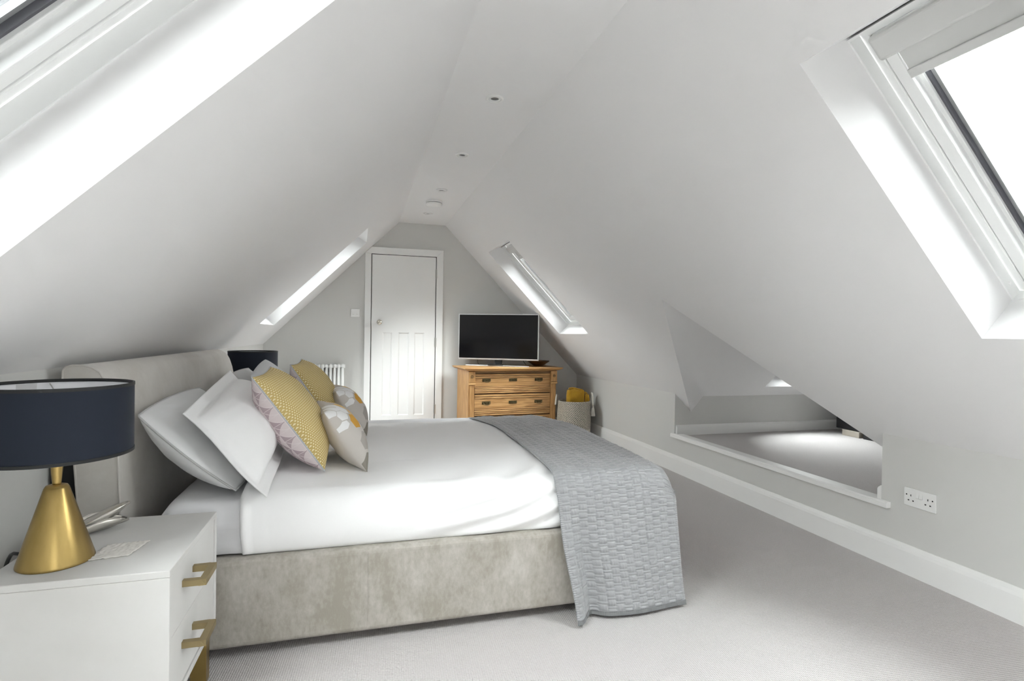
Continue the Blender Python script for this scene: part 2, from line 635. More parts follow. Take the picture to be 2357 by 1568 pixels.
# ------------------------------------------------------------------ room shell
XL, ZKL, TL = -0.954, 0.9887, 0.995
XR, ZKR, TR = 2.5582, 0.6516, 1.0403
ZC, YB, YF = 2.3475, 6.09, -2.4
X1 = XL + (ZC - ZKL) / TL
X2 = XR - (ZC - ZKR) / TR
ROOM = (0.7, 2.5, 1.2)
aL, aR = math.atan(TL), math.atan(TR)
FL = dict(O=V(XL, 0, ZKL), es=V(math.cos(aL), 0, math.sin(aL)), n=V(-math.sin(aL), 0, math.cos(aL)), eu=V(0, 1, 0))
FR = dict(O=V(XR, 0, ZKR), es=V(-math.cos(aR), 0, math.sin(aR)), n=V(math.sin(aR), 0, math.cos(aR)), eu=V(0, 1, 0))


def fp(fr, u, s, n=0.0):
    return fr['O'] + fr['eu'] * u + fr['es'] * s + fr['n'] * n


# cross gable alcove off the sloping ceiling
YN0, YN1, ZN, XN = 2.105, 3.967, 0.300, 4.27
PA = V(1.874, 3.079, 1.363)
PBz = 0.492
PB = V(XR + (ZKR - PBz) / TR, YN1, PBz)
PCz = 0.506
PC = V(XR + (ZKR - PCz) / TR, YN0, PCz)
PD = V(2.828, YN1, 0.624)
slP = (PA.z - PD.z) / (PD.y - PA.y)
aP = math.atan(slP)
FP = dict(O=V(0, YN1, PD.z), es=V(0, -math.cos(aP), math.sin(aP)), n=V(0, math.sin(aP), math.cos(aP)), eu=V(1, 0, 0))

FG = dict(O=V(0.67, YF, 0), es=V(0, 0, 1), n=V(0, -1, 0), eu=V(1, 0, 0))

WIN = [  # frame, u0,u1,s0,s1, depth, blind
    ('window_1', FR, 0.79, 1.3634, 0.668, 1.825, 0.245, True, 'large rooflight in the right slope at the near end with half drawn blind'),
    ('window_2', FL, 0.73, 1.301, 0.270, 1.430, 0.205, False, 'large rooflight in the left slope at the near end above the navy lamp'),
    ('window_3', FR, 4.70, 5.470, 0.680, 1.838, 0.185, True, 'far rooflight in the right slope above the television'),
    ('window_4', FL, 4.69, 5.440, 0.270, 1.434, 0.205, False, 'far rooflight in the left slope beside the white door'),
    ('fill_window_6', FG, -0.30, 0.30, 0.95, 1.75, 0.15, False, 'unseen window added for fill light in the near gable wall behind the viewpoint'),  # made-up opening, lets in extra daylight to even out the room
    ('fill_window_7', FR, -2.00, -0.35, 0.668, 1.825, 0.245, False, 'unseen rooflight added for fill light in the right slope behind the viewpoint'),  # invented out of view, brings fill light from the right slope
    ('fill_window_8', FL, -2.00, -0.35, 0.270, 1.430, 0.205, False, 'unseen rooflight added for fill light in the left slope behind the viewpoint'),  # its invented counterpart on the left slope, also for fill light
    ('window_5', FP, 3.37, 3.95, 0.132, 0.78, 0.15, False, 'small rooflight glimpsed inside the triangular alcove'),
]


def rect(fr, u0, u1, s0, s1, n=0.0):
    return [fp(fr, u0, s0, n), fp(fr, u1, s0, n), fp(fr, u1, s1, n), fp(fr, u0, s1, n)]


holes = {}
for w in WIN:
    holes.setdefault(id(w[1]), []).append(rect(w[1], *w[2:6]))


def struct(o, label, cat):
    return tag(o, label, cat, kind='structure')


fl = sheet('floor', [(XL, YF, 0), (XR, YF, 0), (XR, YB, 0), (XL, YB, 0)], [], M_carpet, ROOM)
struct(fl, 'pale grey loop pile carpet across the main bedroom floor', 'floor')
struct(sheet('wall_left', [(XL, YF, 0), (XL, YB, 0), (XL, YB, ZKL), (XL, YF, ZKL)], [], M_wall, ROOM), 'low grey wall behind the headboard', 'wall')
struct(sheet('wall_back', [(XL, YB, 0), (XR, YB, 0), (XR, YB, ZKR), (X2, YB, ZC), (X1, YB, ZC), (XL, YB, ZKL)], [], M_wall, ROOM),
       'pale grey gable wall at the far end around the white door', 'wall')
struct(sheet('wall_front', [(XL, YF, 0), (XR, YF, 0), (XR, YF, ZKR), (X2, YF, ZC), (X1, YF, ZC), (XL, YF, ZKL)], holes[id(FG)], M_wall, ROOM),
       'pale grey gable wall at the near end of the attic', 'wall')
struct(sheet('wall_right', [(XR, YF, 0), (XR, YB, 0), (XR, YB, ZKR), (XR, YN1, ZKR), (XR, YN1, ZN), (XR, YN0, ZN), (XR, YN0, ZKR), (XR, YF, ZKR)], [], M_wall, ROOM),
       'low grey wall along the right side with the alcove opening', 'wall')
struct(sheet('ceiling', [(X1, YF, ZC), (X2, YF, ZC), (X2, YB, ZC), (X1, YB, ZC)], [], M_ceil, ROOM), 'narrow flat white ceiling strip with the recessed downlights', 'ceiling')
struct(sheet('ceiling_slope_left', [(XL, YF, ZKL), (XL, YB, ZKL), (X1, YB, ZC), (X1, YF, ZC)], holes[id(FL)], M_ceil, ROOM),
       'white sloping ceiling above the headboard', 'ceiling')
struct(sheet('ceiling_slope_right', [(XR, YF, ZKR), (XR, YN0, ZKR), PC, PA, PB, (XR, YN1, ZKR), (XR, YB, ZKR), (X2, YB, ZC), (X2, YF, ZC)], holes[id(FR)], M_ceil, ROOM),
       'white sloping ceiling on the right, cut by the triangular alcove', 'ceiling')
# alcove shell
AL = (3.2, 3.05, 0.6)
struct(sheet('floor_alcove', [(XR, YN0, ZN), (XN, YN0, ZN), (XN, YN1, ZN), (XR, YN1, ZN)], [], M_carpet, AL), 'raised carpeted floor inside the triangular alcove', 'floor')
struct(sheet('wall_alcove_far', [(XR, YN1, ZN), (XN, YN1, ZN), (XN, YN1, PD.z), PD, PB, (XR, YN1, ZKR)], [], M_wall, AL), 'low grey side wall seen inside the alcove', 'wall')
struct(sheet('wall_alcove_near', [(XR, YN0, ZN), (XN, YN0, ZN), (XN, YN0, PCz), PC, (XR, YN0, ZKR)], [], M_wall, AL), 'near side wall of the alcove hidden behind the slope edge', 'wall')
struct(sheet('wall_alcove_end', [(XN, YN0, ZN), (XN, YN1, ZN), (XN, YN1, PD.z), (XN, PA.y, PA.z), (XN, YN0, PCz)], [], M_wall, AL), 'end wall closing the alcove', 'wall')
ac = sheet('ceiling_alcove_far', [PA, PD, (XN, YN1, PD.z), (XN, PA.y, PA.z)], holes[id(FP)], M_ceil, AL)
bm = bmesh.new()
bm.from_mesh(ac.data)
bm.faces.new([bm.verts.new(p) for p in (PA, PB, PD)])
bmesh.ops.remove_doubles(bm, verts=bm.verts, dist=1e-5)
bmesh.ops.recalc_face_normals(bm, faces=bm.faces)
for f in bm.faces: f.smooth = True
bm.to_mesh(ac.data)
bm.free()
struct(ac, 'sloping alcove ceiling facing the room, ending in a hanging point', 'ceiling')
struct(sheet('ceiling_alcove_near', [PA, PC, (XN, YN0, PCz), (XN, PA.y, PA.z)], [], M_ceil, AL), 'sloping alcove ceiling on the near side', 'ceiling')

# ------------------------------------------------------------------ rooflights


def ring(bm, fr, u0, u1, s0, s1, a, b, n0, n1):
    """mitred rectangular ring between insets a and b, from depth n0 to n1"""
    vs = []
    for n in (n0, n1):
        for k in (a, b):
            vs.append([bm.verts.new(p) for p in rect(fr, u0 + k, u1 - k, s0 + k, s1 - k, n)])
    o0, i0, o1, i1 = vs
    for k in range(4):
        j = (k + 1) % 4
        bm.faces.new((o0[k], o0[j], i0[j], i0[k]))
        bm.faces.new((o1[k], i1[k], i1[j], o1[j]))
        bm.faces.new((o0[k], o1[k], o1[j], o0[j]))
        bm.faces.new((i0[k], i0[j], i1[j], i1[k]))


def slab(bm, fr, u0, u1, s0, s1, n0, n1):
    a = [bm.verts.new(p) for p in rect(fr, u0, u1, s0, s1, n0)]
    b = [bm.verts.new(p) for p in rect(fr, u0, u1, s0, s1, n1)]
    bm.faces.new(a)
    bm.faces.new(list(reversed(b)))
    for k in range(4):
        bm.faces.new((a[k], b[k], b[(k + 1) % 4], a[(k + 1) % 4]))


for (nm, fr, u0, u1, s0, s1, dn, blind, lab) in WIN:
    base = fp(fr, (u0 + u1) / 2, s0)
    w = thing(nm, lab, 'window', base, kind='structure')
    # plastered reveal: walls of the opening up to the frame
    bm = nb()
    st = s1 - 0.055      # the head runs in a little towards the frame
    a = [bm.verts.new(p) for p in rect(fr, u0, u1, s0, s1, 0)]
    b = [bm.verts.new(p) for p in [fp(fr, u0, s0, dn), fp(fr, u1, s0, dn), fp(fr, u1, st, dn), fp(fr, u0, st, dn)]]
    for k in range(4):
        bm.faces.new((a[k], b[k], b[(k + 1) % 4], a[(k + 1) % 4]))
    obj('reveal', bm, M_ceil, w)
    s1 = st
    bm = nb()
    ring(bm, fr, u0, u1, s0, s1, -0.002, 0.006, dn - 0.045, dn)
    obj('lining', bm, M_pvc, w)
    bm = nb()
    ring(bm, fr, u0, u1, s0, s1, -0.01, 0.030, dn + 0.002, dn + 0.09)
    obj('frame', bm, M_pvc, w, bevel=0.003)
    bm = nb()
    ring(bm, fr, u0, u1, s0, s1, 0.032, 0.068, dn + 0.006, dn + 0.06)
    ring(bm, fr, u0, u1, s0, s1, 0.060, 0.080, dn + 0.035, dn + 0.07)
    sash = obj('sash', bm, M_pvc, w, bevel=0.002)
    bm = nb()
    ring(bm, fr, u0, u1, s0, s1, 0.079, 0.087, dn + 0.045, dn + 0.07)
    obj('gasket', bm, M_gasket, sash)
    bm = nb()
    ring(bm, fr, u0, u1, s0, s1, 0.086, 0.098, dn + 0.060, dn + 0.08)
    obj('spacer_bar', bm, M_spacer, sash)
    bm = nb()
    slab(bm, fr, u0 + 0.01, u1 - 0.01, s0 + 0.01, s1 - 0.01, dn + 0.070, dn + 0.074)
    obj('pane', bm, M_glass, w)
    if blind:
        sb = s1 - 0.060
        bm = nb()
        slab(bm, fr, u0 + 0.036, u1 - 0.036, s1 - 0.115, sb + 0.03, dn - 0.03, dn + 0.02)
        bl = obj('blind_cassette', bm, M_blind, w, bevel=0.012, seg=4)
        bm = nb()
        slab(bm, fr, u0 + 0.070, u1 - 0.070, s1 - 0.19, s1 - 0.10, dn + 0.012, dn + 0.015)
        obj('blind_fabric', bm, M_blind, bl)
        bm = nb()
        slab(bm, fr, u0 + 0.066, u1 - 0.066, s1 - 0.215, s1 - 0.185, dn + 0.004, dn + 0.02)
        obj('bottom_bar', bm, M_blind, bl, bevel=0.003)
    # round cover cap at the foot of the far cheek
    bm = nb()
    c = fp(fr, u1 - 0.006, s0 + 0.06, dn - 0.022)
    M = Matrix.Translation(c) @ Matrix.Rotation(PI / 2, 4, 'X')
    if fr is FL or fr is FR:
        lathe(bm, [(0.006, 0), (0.006, 0.003), (0.004, 0.004)], seg=16, M=M)
        obj('cover_cap', bm, M_trim, w)
    # portal guides skylight sampling only
    ld = bpy.data.lights.new('skylight_portal', 'AREA')
    ld.shape = 'RECTANGLE'
    ld.size = (u1 - u0)
    ld.size_y = (s1 - s0)
    ld.cycles.is_portal = True
    lo = bpy.data.objects.new('skylight_portal', ld)
    col.objects.link(lo)
    c = fp(fr, (u0 + u1) / 2, (s0 + s1) / 2, dn + 0.10)
    zz = fr['n']
    xx = fr['eu']
    yy = zz.cross(xx)
    lo.matrix_world = Matrix(((xx.x, yy.x, zz.x, c.x), (xx.y, yy.y, zz.y, c.y), (xx.z, yy.z, zz.z, c.z), (0, 0, 0, 1)))

# ------------------------------------------------------------------ door
DX0, DX1, DZ = 0.128, 0.826, 1.981
d = thing('door_1', 'white panelled door with polished round knob in the far wall', 'door', (0.477, YB, 0), kind='structure')
d['kind'] = 'structure'
bm = nb()
yl = YB - 0.020      # front of leaf
PX = [(0.247, 0.352), (0.420, 0.538), (0.595, 0.706)]
PZ0, PZ1 = 0.213, 1.129
xs = [DX0 + 0.003, PX[0][0], PX[0][1], PX[1][0], PX[1][1], PX[2][0], PX[2][1], DX1 - 0.003]
zs = [0.006, PZ0, PZ1, DZ - 0.003]
for i in range(7):
    for j in range(3):
        if j == 1 and i in (1, 3, 5): continue
        box(bm, xs[i], xs[i + 1], yl, YB + 0.015, zs[j], zs[j + 1])
bmesh.ops.remove_doubles(bm, verts=bm.verts, dist=1e-5)
inner = [f for f in bm.faces if len([g for g in bm.faces if g is not f and {v for v in g.verts} == {v for v in f.verts}])]
bmesh.ops.delete(bm, geom=inner, context='FACES')
obj('door_leaf', bm, M_trim, d)
for (a, b) in PX:
    bm = nb()
    # recessed panel with a chamfered moulding
    o = [(a, PZ0), (b, PZ0), (b, PZ1), (a, PZ1)]
    k = 0.012
    inn = [(a + k, PZ0 + k), (b - k, PZ0 + k), (b - k, PZ1 - k), (a + k, PZ1 - k)]
    vo = [bm.verts.new((x, yl + 0.001, z)) for x, z in o]
    vi = [bm.verts.new((x, yl + 0.013, z)) for x, z in inn]
    for q in range(4):
        bm.faces.new((vo[q], vo[(q + 1) % 4], vi[(q + 1) % 4], vi[q]))
    bm.faces.new(vi)
    obj('panel', bm, M_trim, d)
# architrave: left board clipped under the slope, head, right board
ya = YB - 0.022
zl = ZKL + (0.059 - XL) * TL
bm = nb()
prism(bm, [(0.056, ya, 0), (0.122, ya, 0), (0.122, ya, 1.985), (0.056, ya, min(2.06, ZKL + (0.056 - XL) * TL))], (0, 0.022, 0))
obj('architrave', bm, M_trim, d, bevel=0.004)
bm = nb()
prism(bm, [(0.832, ya, 0), (0.909, ya, 0), (0.909, ya, 2.061), (0.832, ya, 1.985)], (0, 0.022, 0))
obj('architrave', bm, M_trim, d, bevel=0.004)
bm = nb()
prism(bm, [(0.122, ya, 1.985), (0.832, ya, 1.985), (0.909, ya, 2.061), (XL + (2.061 - ZKL) / TL, ya, 2.061), (0.056, ya, ZKL + (0.056 - XL) * TL)], (0, 0.022, 0))
obj('architrave', bm, M_trim, d, bevel=0.004)
bm = nb()
box(bm, 0.1225, 0.1265, YB - 0.012, YB + 0.01, 0, 1.985)
box(bm, 0.8275, 0.8315, YB - 0.012, YB + 0.01, 0, 1.985)
box(bm, 0.1225, 0.8315, YB - 0.012, YB + 0.01, 1.981, 1.985)
obj('rebate', bm, M_hole, d)
bm = nb()
Mk = Matrix.Translation((0.212, yl, 1.237)) @ Matrix.Rotation(PI / 2, 4, 'X')
lathe(bm, [(0.026, 0.0), (0.026, 0.004), (0.012, 0.007), (0.010, 0.028), (0.020, 0.036), (0.028, 0.046), (0.029, 0.056), (0.022, 0.066), (0.008, 0.070), (0.0, 0.0705)], seg=32, M=Mk)
obj('knob', bm, M_nickel, d, smooth=True)
for z in (1.793, 1.026, 0.275):
    bm = nb()
    tube(bm, [(0.829, yl - 0.004, z - 0.05), (0.829, yl - 0.004, z + 0.05)], 0.0075, 12)
    box(bm, 0.818, 0.829, yl - 0.0035, yl - 0.0005, z - 0.05, z + 0.05)
    obj('hinge', bm, M_steel, d)
bm = nb()
box(bm, 0.1265, 0.130, yl - 0.002, yl + 0.02, 1.20, 1.27)
obj('latch_plate', bm, M_steel, d)

# ------------------------------------------------------------------ baseboards and sill
def skirt(name, p0, p1, nrm, h, t, label, z0=0.0):
    bm = nb()
    p0, p1, nrm = Vector(p0), Vector(p1), Vector(nrm)
    prof = [(0, z0), (t, z0), (t, z0 + h * 0.78), (t * 0.8, z0 + h * 0.88), (t * 0.45, z0 + h * 0.96), (t * 0.3, z0 + h), (0, z0 + h)]
    prism(bm, [p0 + nrm * a + V(0, 0, z) for a, z in prof], p1 - p0)
    o = obj(name, bm, M_trim, None)
    return struct(o, label, 'baseboard')


skirt('baseboard_right', (XR, YF, 0), (XR, YB - 0.018, 0), (-1, 0, 0), 0.140, 0.018, 'white baseboard along the low right wall')
skirt('baseboard_back', (0.911, YB, 0), (XR - 0.018, YB, 0), (0, -1, 0), 0.140, 0.018, 'white baseboard behind the pine chest of drawers')
skirt('baseboard_corner', (XL, YB, 0), (0.055, YB, 0), (0, -1, 0), 0.140, 0.018, 'white baseboard below the radiator')
skirt('baseboard_left', (XL, YF, 0), (XL, YB - 0.018, 0), (1, 0, 0), 0.140, 0.018, 'white baseboard behind the bed')
skirt('baseboard_alcove', (XR + 0.012, YN1, 0), (XN, YN1, 0), (0, -1, 0), 0.085, 0.018, 'white baseboard along the alcove side wall', ZN + 0.001)
skirt('baseboard_nook', (XR + 0.004, YN0, 0), (XN, YN0, 0), (0, 1, 0), 0.085, 0.026, 'end of a white baseboard beside the alcove jamb near the socket', ZN + 0.001)
bm = nb()
prism(bm, [(XR - 0.028, YN0 - 0.05, ZN - 0.012), (XR - 0.028, YN0 - 0.05, ZN + 0.012), (XR - 0.020, YN0 - 0.05, ZN + 0.018), (XR, YN0 - 0.05, ZN + 0.018),
           (XR, YN0 - 0.05, ZN - 0.012)], (0, YN1 - YN0 + 0.07, 0))
box(bm, XR, XR + 0.075, YN0 + 0.001, YN1 - 0.001, ZN - 0.01, ZN + 0.012)
struct(obj('trim_1', bm, M_trim, None), 'white sill board edging the raised alcove floor', 'trim')

# ------------------------------------------------------------------ bed
YC, HW = 2.92, 0.90
bed = thing('bed', 'super king bed with crushed grey velvet base and sloping upholstered headboard', 'bed', (0.26, YC, 0))
# base: four upholstered rails round a slatted deck
bm = nb()
box(bm, -0.76, 1.275, 2.008, 3.832, 0.035, 0.340)
obj('base', bm, M_velvet, bed, bevel=0.02, seg=4)
for x in (-0.62, 1.15):
    for y in (2.14, 3.70):
        boxo('foot', (x - 0.04, x + 0.04, y - 0.04, y + 0.04, 0.0, 0.0348), M_black, bed)
# piped seams on the near rail
for x in (0.045, 0.93):
    boxo('seam', (x - 0.0015, x + 0.0015, 2.0065, 2.0085, 0.05, 0.325), M_velvet, bed)
# headboard: leaning slab with a rolled top, profile in X-Z swept along Y
prof = [(-0.855, 0.05), (-0.740, 0.05), (-0.745, 0.52), (-0.752, 0.70), (-0.765, 0.82), (-0.780, 0.91), (-0.792, 0.955), (-0.806, 0.980), (-0.826, 0.994), (-0.850, 1.001),
        (-0.880, 1.001), (-0.897, 0.996), (-0.905, 0.985), (-0.906, 0.95), (-0.893, 0.80), (-0.872, 0.68), (-0.861, 0.53)]
nY = 64
P = []
HY0, HY1 = 2.04, 3.85
for k in range(nY + 1):
    t = k / nY
    y = HY0 + (HY1 - HY0) * t
    # ends are softly rounded
    e = min(t, 1 - t) * (HY1 - HY0)
    fs = 1.0
    if t > 0.5 and e < 0.10:
        fs = math.sqrt(max(0, 1 - (1 - e / 0.10) ** 2))
    row = []
    for (x, z) in prof:
        dz = 0.0
        if z > 0.75:
            dz = -(1 - fs) * 0.10 * (z - 0.75) / 0.25
        row.append((x, y, z + dz))
    P.append(row + [row[0]])
P = np.array(P)
hb = grid_mesh('headboard', P, M_velvet2, bed, smooth=True)
for y, nm in ((HY0, 0), (HY1, 1)):
    bm = nb()
    vs = [bm.verts.new(tuple(p)) for p in (P[0][:-1] if nm == 0 else P[-1][:-1])]
    bm.faces.new(vs)
    obj('end_panel', bm, M_velvet2, hb)
    bm = nb()
    tube(bm, [tuple(p) for p in (P[0][1:-1] if nm == 0 else P[-1][1:-1])], 0.0035, 6)
    obj('piping', bm, M_velvet2, hb, smooth=True)
boxo('back_panel', (-0.945, -0.872, 2.06, 3.83, 0.02, 0.80), M_blackpanel, bed)  # black slab filling the gap between headboard and wall


def smooth_path(pts, n):
    """resample a polyline with Catmull-Rom, uniform by arc length"""
    pts = [np.array(p, float) for p in pts]
    pp = [2 * pts[0] - pts[1]] + pts + [2 * pts[-1] - pts[-2]]
    out = []
    for i in range(1, len(pp) - 2):
        for k in range(24):
            t = k / 24
            a, b, c, d_ = pp[i - 1], pp[i], pp[i + 1], pp[i + 2]
            out.append(0.5 * ((2 * b) + (-a + c) * t + (2 * a - 5 * b + 4 * c - d_) * t * t + (-a + 3 * b - 3 * c + d_) * t ** 3))
    out.append(pts[-1])
    out = np.array(out)
    L = np.concatenate([[0], np.cumsum(np.linalg.norm(np.diff(out, axis=0), axis=1))])
    q = np.linspace(0, L[-1], n)
    return np.stack([np.interp(q, L, out[:, k]) for k in range(out.shape[1])], 1), L[-1]


# mattress with a creased fitted sheet
def wrinkle(x, y, z, s, amp):
    return amp * (fbm(x, y, z, s) + 0.5 * fbm(x + 7, y, z, s * 2.1))


half = [(0.874, 0.346), (0.884, 0.40), (0.884, 0.48), (0.868, 0.515), (0.82, 0.530), (0.5, 0.535), (0.0, 0.537)]
cs = [(YC - a, z) for a, z in half] + [(YC + a, z) for a, z in reversed(half[:-1])]
pth, _ = smooth_path(cs, 90)
nx = 80
P = np.zeros((nx, 90, 3))
for i in range(nx):
    x = -0.665 + (1.24 + 0.665) * i / (nx - 1)
    e = min(1.0, (x + 0.665) / 0.07)
    e2 = min(1.0, (1.24 - x) / 0.07)
    fx = math.sqrt(max(0, 1 - (1 - e) ** 2)) * math.sqrt(max(0, 1 - (1 - e2) ** 2))
    for j in range(90):
        y, z = pth[j]
        z2 = 0.346 + (z - 0.346) * (0.0 + fx)
        side = 1.0 if y < 2.08 else 0.0
        dy = 0
        if y < 2.10 and z < 0.53:
            dy = 0.007 * math.sin(z * 200 + 6 * fbm(x, 0, z, 3.0)) * max(0, fbm(x, 2, z, 4.0) + 0.45)
        P[i, j] = (x, y + dy, z2 + wrinkle(x, y, z, 6, 0.003))
mt = grid_mesh('mattress', P, M_sheet, None)
tag(mt, 'thick mattress in a creased white fitted sheet between headboard and duvet', 'mattress')

# duvet
ZTOP = 0.576


def ztop(dd, far=False):
    return ZTOP - (0.056 if far else 0.020) * (dd / 0.78) ** 2


half = [(0.868, 0.338), (0.884, 0.352), (0.900, 0.40), (0.902, 0.455), (0.890, 0.510), (0.855, 0.545), (0.80, ztop(0.80)), (0.6, ztop(0.6)), (0.3, ztop(0.3)), (0.0, ZTOP)]
halff = [(0.3, ztop(0.3, True)), (0.6, ztop(0.6, True)), (0.80, ztop(0.80, True)), (0.86, 0.496), (0.893, 0.455), (0.900, 0.40), (0.884, 0.352), (0.868, 0.338)]
cs = [(YC - a, z) for a, z in half] + [(YC + a, z) for a, z in halff]
NP_ = 200
pth, _ = smooth_path(cs, NP_)
xs = []
x = -0.385
X0D, X1D = -0.385, 1.20
nx = 190
xp = [(X0D, 0.0)] + [(X0D + (X1D - X0D) * k / (nx - 16), 0.0) for k in range(1, nx - 15)]
for k in range(1, 15):
    a = k / 14 * PI / 2
    xp.append((X1D + 0.075 * math.sin(a), 0.075 * (1 - math.cos(a))))
xp.append((X1D + 0.075, 0.25))
P = np.zeros((len(xp), NP_, 3))
for i, (x, drop) in enumerate(xp):
    for j in range(NP_):
        y, z = pth[j]
        z = max(0.338, z - drop) if drop else z
        dd = abs(y - YC)
        near = y < YC
        # broad soft relief
        h = 0.006 * fbm(x, y, 0, 3.0) + 0.0025 * fbm(x, y, 3, 9.0)
        # pulled creases fanning back from the foot corner on the near side
        if near and dd > 0.55:
            w = min(1, max(0, (x - 0.10) / 0.5)) * min(1, (dd - 0.55) / 0.25)
            ph = (z - 0.34) * 1.0 - 0.30 * (x - 0.75) + (0.25 if dd < 0.86 else 0) * (0.86 - dd)
            h += w * 0.0095 * math.sin(ph * 80 + 3 * fbm(x, y, z, 2.5))
            w2 = 1 - min(1, abs(x - 0.2) / 0.5)
            h += max(0, w2) * 0.004 * math.sin((z * 30 - x * 14) + 2.5 * fbm(x, y, z, 3.0))
        # rolled hem at the head end
        e = x - X0D
        wav = 0.014 * fbm(y * 2.2, z * 4, 1.3, 1.0)
        xx = x + (wav if e < 0.25 else wav * max(0, 1 - (e - 0.25) / 0.3))
        if e < 0.035:
            h += 0.010 * math.sqrt(max(0, 1 - ((e - 0.0175) / 0.0175) ** 2)) - (0.022 if e < 1e-6 else 0)
        elif e < 0.085:
            h += 0.002
        sd = (dd - 0.80) / 0.1
        if sd <= 0:
            P[i, j] = (xx, y, z + h)
        else:
            k = min(1, sd)
            P[i, j] = (xx, y + (-1 if near else 1) * h * k, z + h * (1 - k))
dv = grid_mesh('duvet', P, M_linen, None)
tag(dv, 'smooth white duvet covering the bed, tucked in at the base', 'duvet')
md = dv.modifiers.new('thickness', 'SOLIDIFY')
md.thickness = 0.012
md.offset = -1

# quilted throw across the foot
half_n = [(0.985, 0.012), (0.972, 0.06), (0.955, 0.16), (0.938, 0.30), (0.926, 0.40), (0.918, 0.47), (0.902, 0.526), (0.862, 0.564), (0.80, ztop(0.80) + 0.016), (0.6, ztop(0.6) + 0.014), (0.3, ztop(0.3) + 0.013), (0.0, ZTOP + 0.013)]
half_f = [(0.3, ztop(0.3, True) + 0.013), (0.6, ztop(0.6, True) + 0.014), (0.80, ztop(0.80, True) + 0.016), (0.868, 0.512), (0.905, 0.462), (0.920, 0.40), (0.935, 0.22)]
cs = [(YC - a, z) for a, z in half_n] + [(YC + a, z) for a, z in half_f]
NB = 1500
pth, LEN = smooth_path(cs, NB)
tng = np.gradient(pth, axis=0)
tng /= np.linalg.norm(tng, axis=1)[:, None]
nrm = np.stack([-tng[:, 1], tng[:, 0]], 1)       # outward
NA = 150
WID = 0.535
CW, PER, SQ = 0.0365, 0.0345, 0.72
bcoord = np.linspace(0, LEN, NB)
acoord = np.linspace(0, WID, NA)
A, B = np.meshgrid(acoord, bcoord, indexing='ij')
hem = 0.012
ci = np.floor((A - hem) / CW)
fa = (A - hem) / CW - ci
fb = B / PER + 0.5 * (ci % 2)
fb = fb - np.floor(fb)
puff = np.clip(np.sin(np.pi * np.clip(fa, 0, 1)), 0, 1) ** 0.3
sq = np.clip(np.sin(np.pi * np.clip(fb / SQ, 0, 1)), 0, 1) ** 0.4
band = np.where(fb > SQ, 0.35 + 0.35 * np.clip(np.sin(np.pi * (fb - SQ) / (1 - SQ)), 0, 1) ** 0.5, 0)
Hh = 0.0068 * np.where(fb <= SQ, puff * sq, band * (0.6 + 0.4 * puff))
rng = np.random.RandomState(3)
tile = rng.rand(64, 256)
ti = np.clip(ci.astype(int), 0, 63)
tj = np.floor(B / PER + 0.5 * (ci % 2)).astype(int) % 256
Hh *= 0.8 + 0.4 * tile[ti, tj]
ph = tile[(ti * 7 + 3) % 64, (tj * 5) % 256]
Hh += np.where(fb <= SQ, 0.0006 * np.sin(fa * 18 + ph * 9 + fb * 6 * (ph - 0.5)) * (ph > 0.35), 0) * puff
edge = (A < hem) | (A > WID - hem) | (B < hem * 1.3)
Hh = np.where(edge, 0.0035 + 0.0012 * np.sin((np.where((B < hem * 1.3), A, B)) * 2 * np.pi / 0.008), Hh)
z0 = pth[:, 1][None, :]
y0 = pth[:, 0][None, :]
near = (y0 < YC)
hang = np.clip((0.52 - z0) / 0.5, 0, 1) * near       # 0 on top, 1 at the floor on the near side
ta = A / WID
XA = 0.762 + A * 1.0
XA = XA + hang * (0.055 * (1 - ta) + 0.026 * ta) + 0.008 * np.sin(z0 * 14) * hang * (1 - ta)
XA = XA + 0.012 * np.sin((y0 - 2.0) * 2.2) * (1 - ta) * (1 - hang)
Yo = y0 + nrm[:, 0][None, :] * Hh
Zo = z0 + nrm[:, 1][None, :] * Hh
# fold and flare at the free corner
fold = np.exp(-((ta - 0.17) / 0.07) ** 2) * 0.030 - np.exp(-((ta - 0.02) / 0.10) ** 2) * 0.045
Yo = Yo + hang ** 1.3 * fold
Yo = Yo + hang * 0.010 * np.sin(ta * 7 + 1.0)
# soft fall over the foot edge of the bed
ov = np.clip((XA - 1.205) / 0.092, 0, 1) * (1 - hang)
topm = np.clip((z0 - 0.42) / 0.1, 0, 1)
Zo = Zo - topm * 0.075 * (1 - np.sqrt(np.clip(1 - ov ** 2, 0, 1)))
# gentle rumple on the top
wv = 0.003 * np.sin(A * 40 + 3 * np.sin(y0 * 3)) * (1 - hang)
Zo = np.maximum(Zo + wv * topm, 0.010)
P = np.stack([XA + 0 * B, Yo, Zo], -1)
th = grid_mesh('throw', P, M_satin, None)
tag(th, 'silver grey satin basket quilted throw draped over the foot of the bed', 'throw')
kb = int(np.searchsorted(bcoord, 0.019))
Ph = P[:, :kb].copy()
Ph[..., 1] -= 0.003 + 0.0012 * np.sin(A[:, :kb] * 2 * np.pi / 0.009)
hm = grid_mesh('hem', Ph, M_hem, th)
md = hm.modifiers.new('thickness', 'SOLIDIFY')
md.thickness = 0.004
md.offset = -1
md = th.modifiers.new('thickness', 'SOLIDIFY')
md.thickness = 0.007
md.offset = -1

# ------------------------------------------------------------------ pillows and cushions


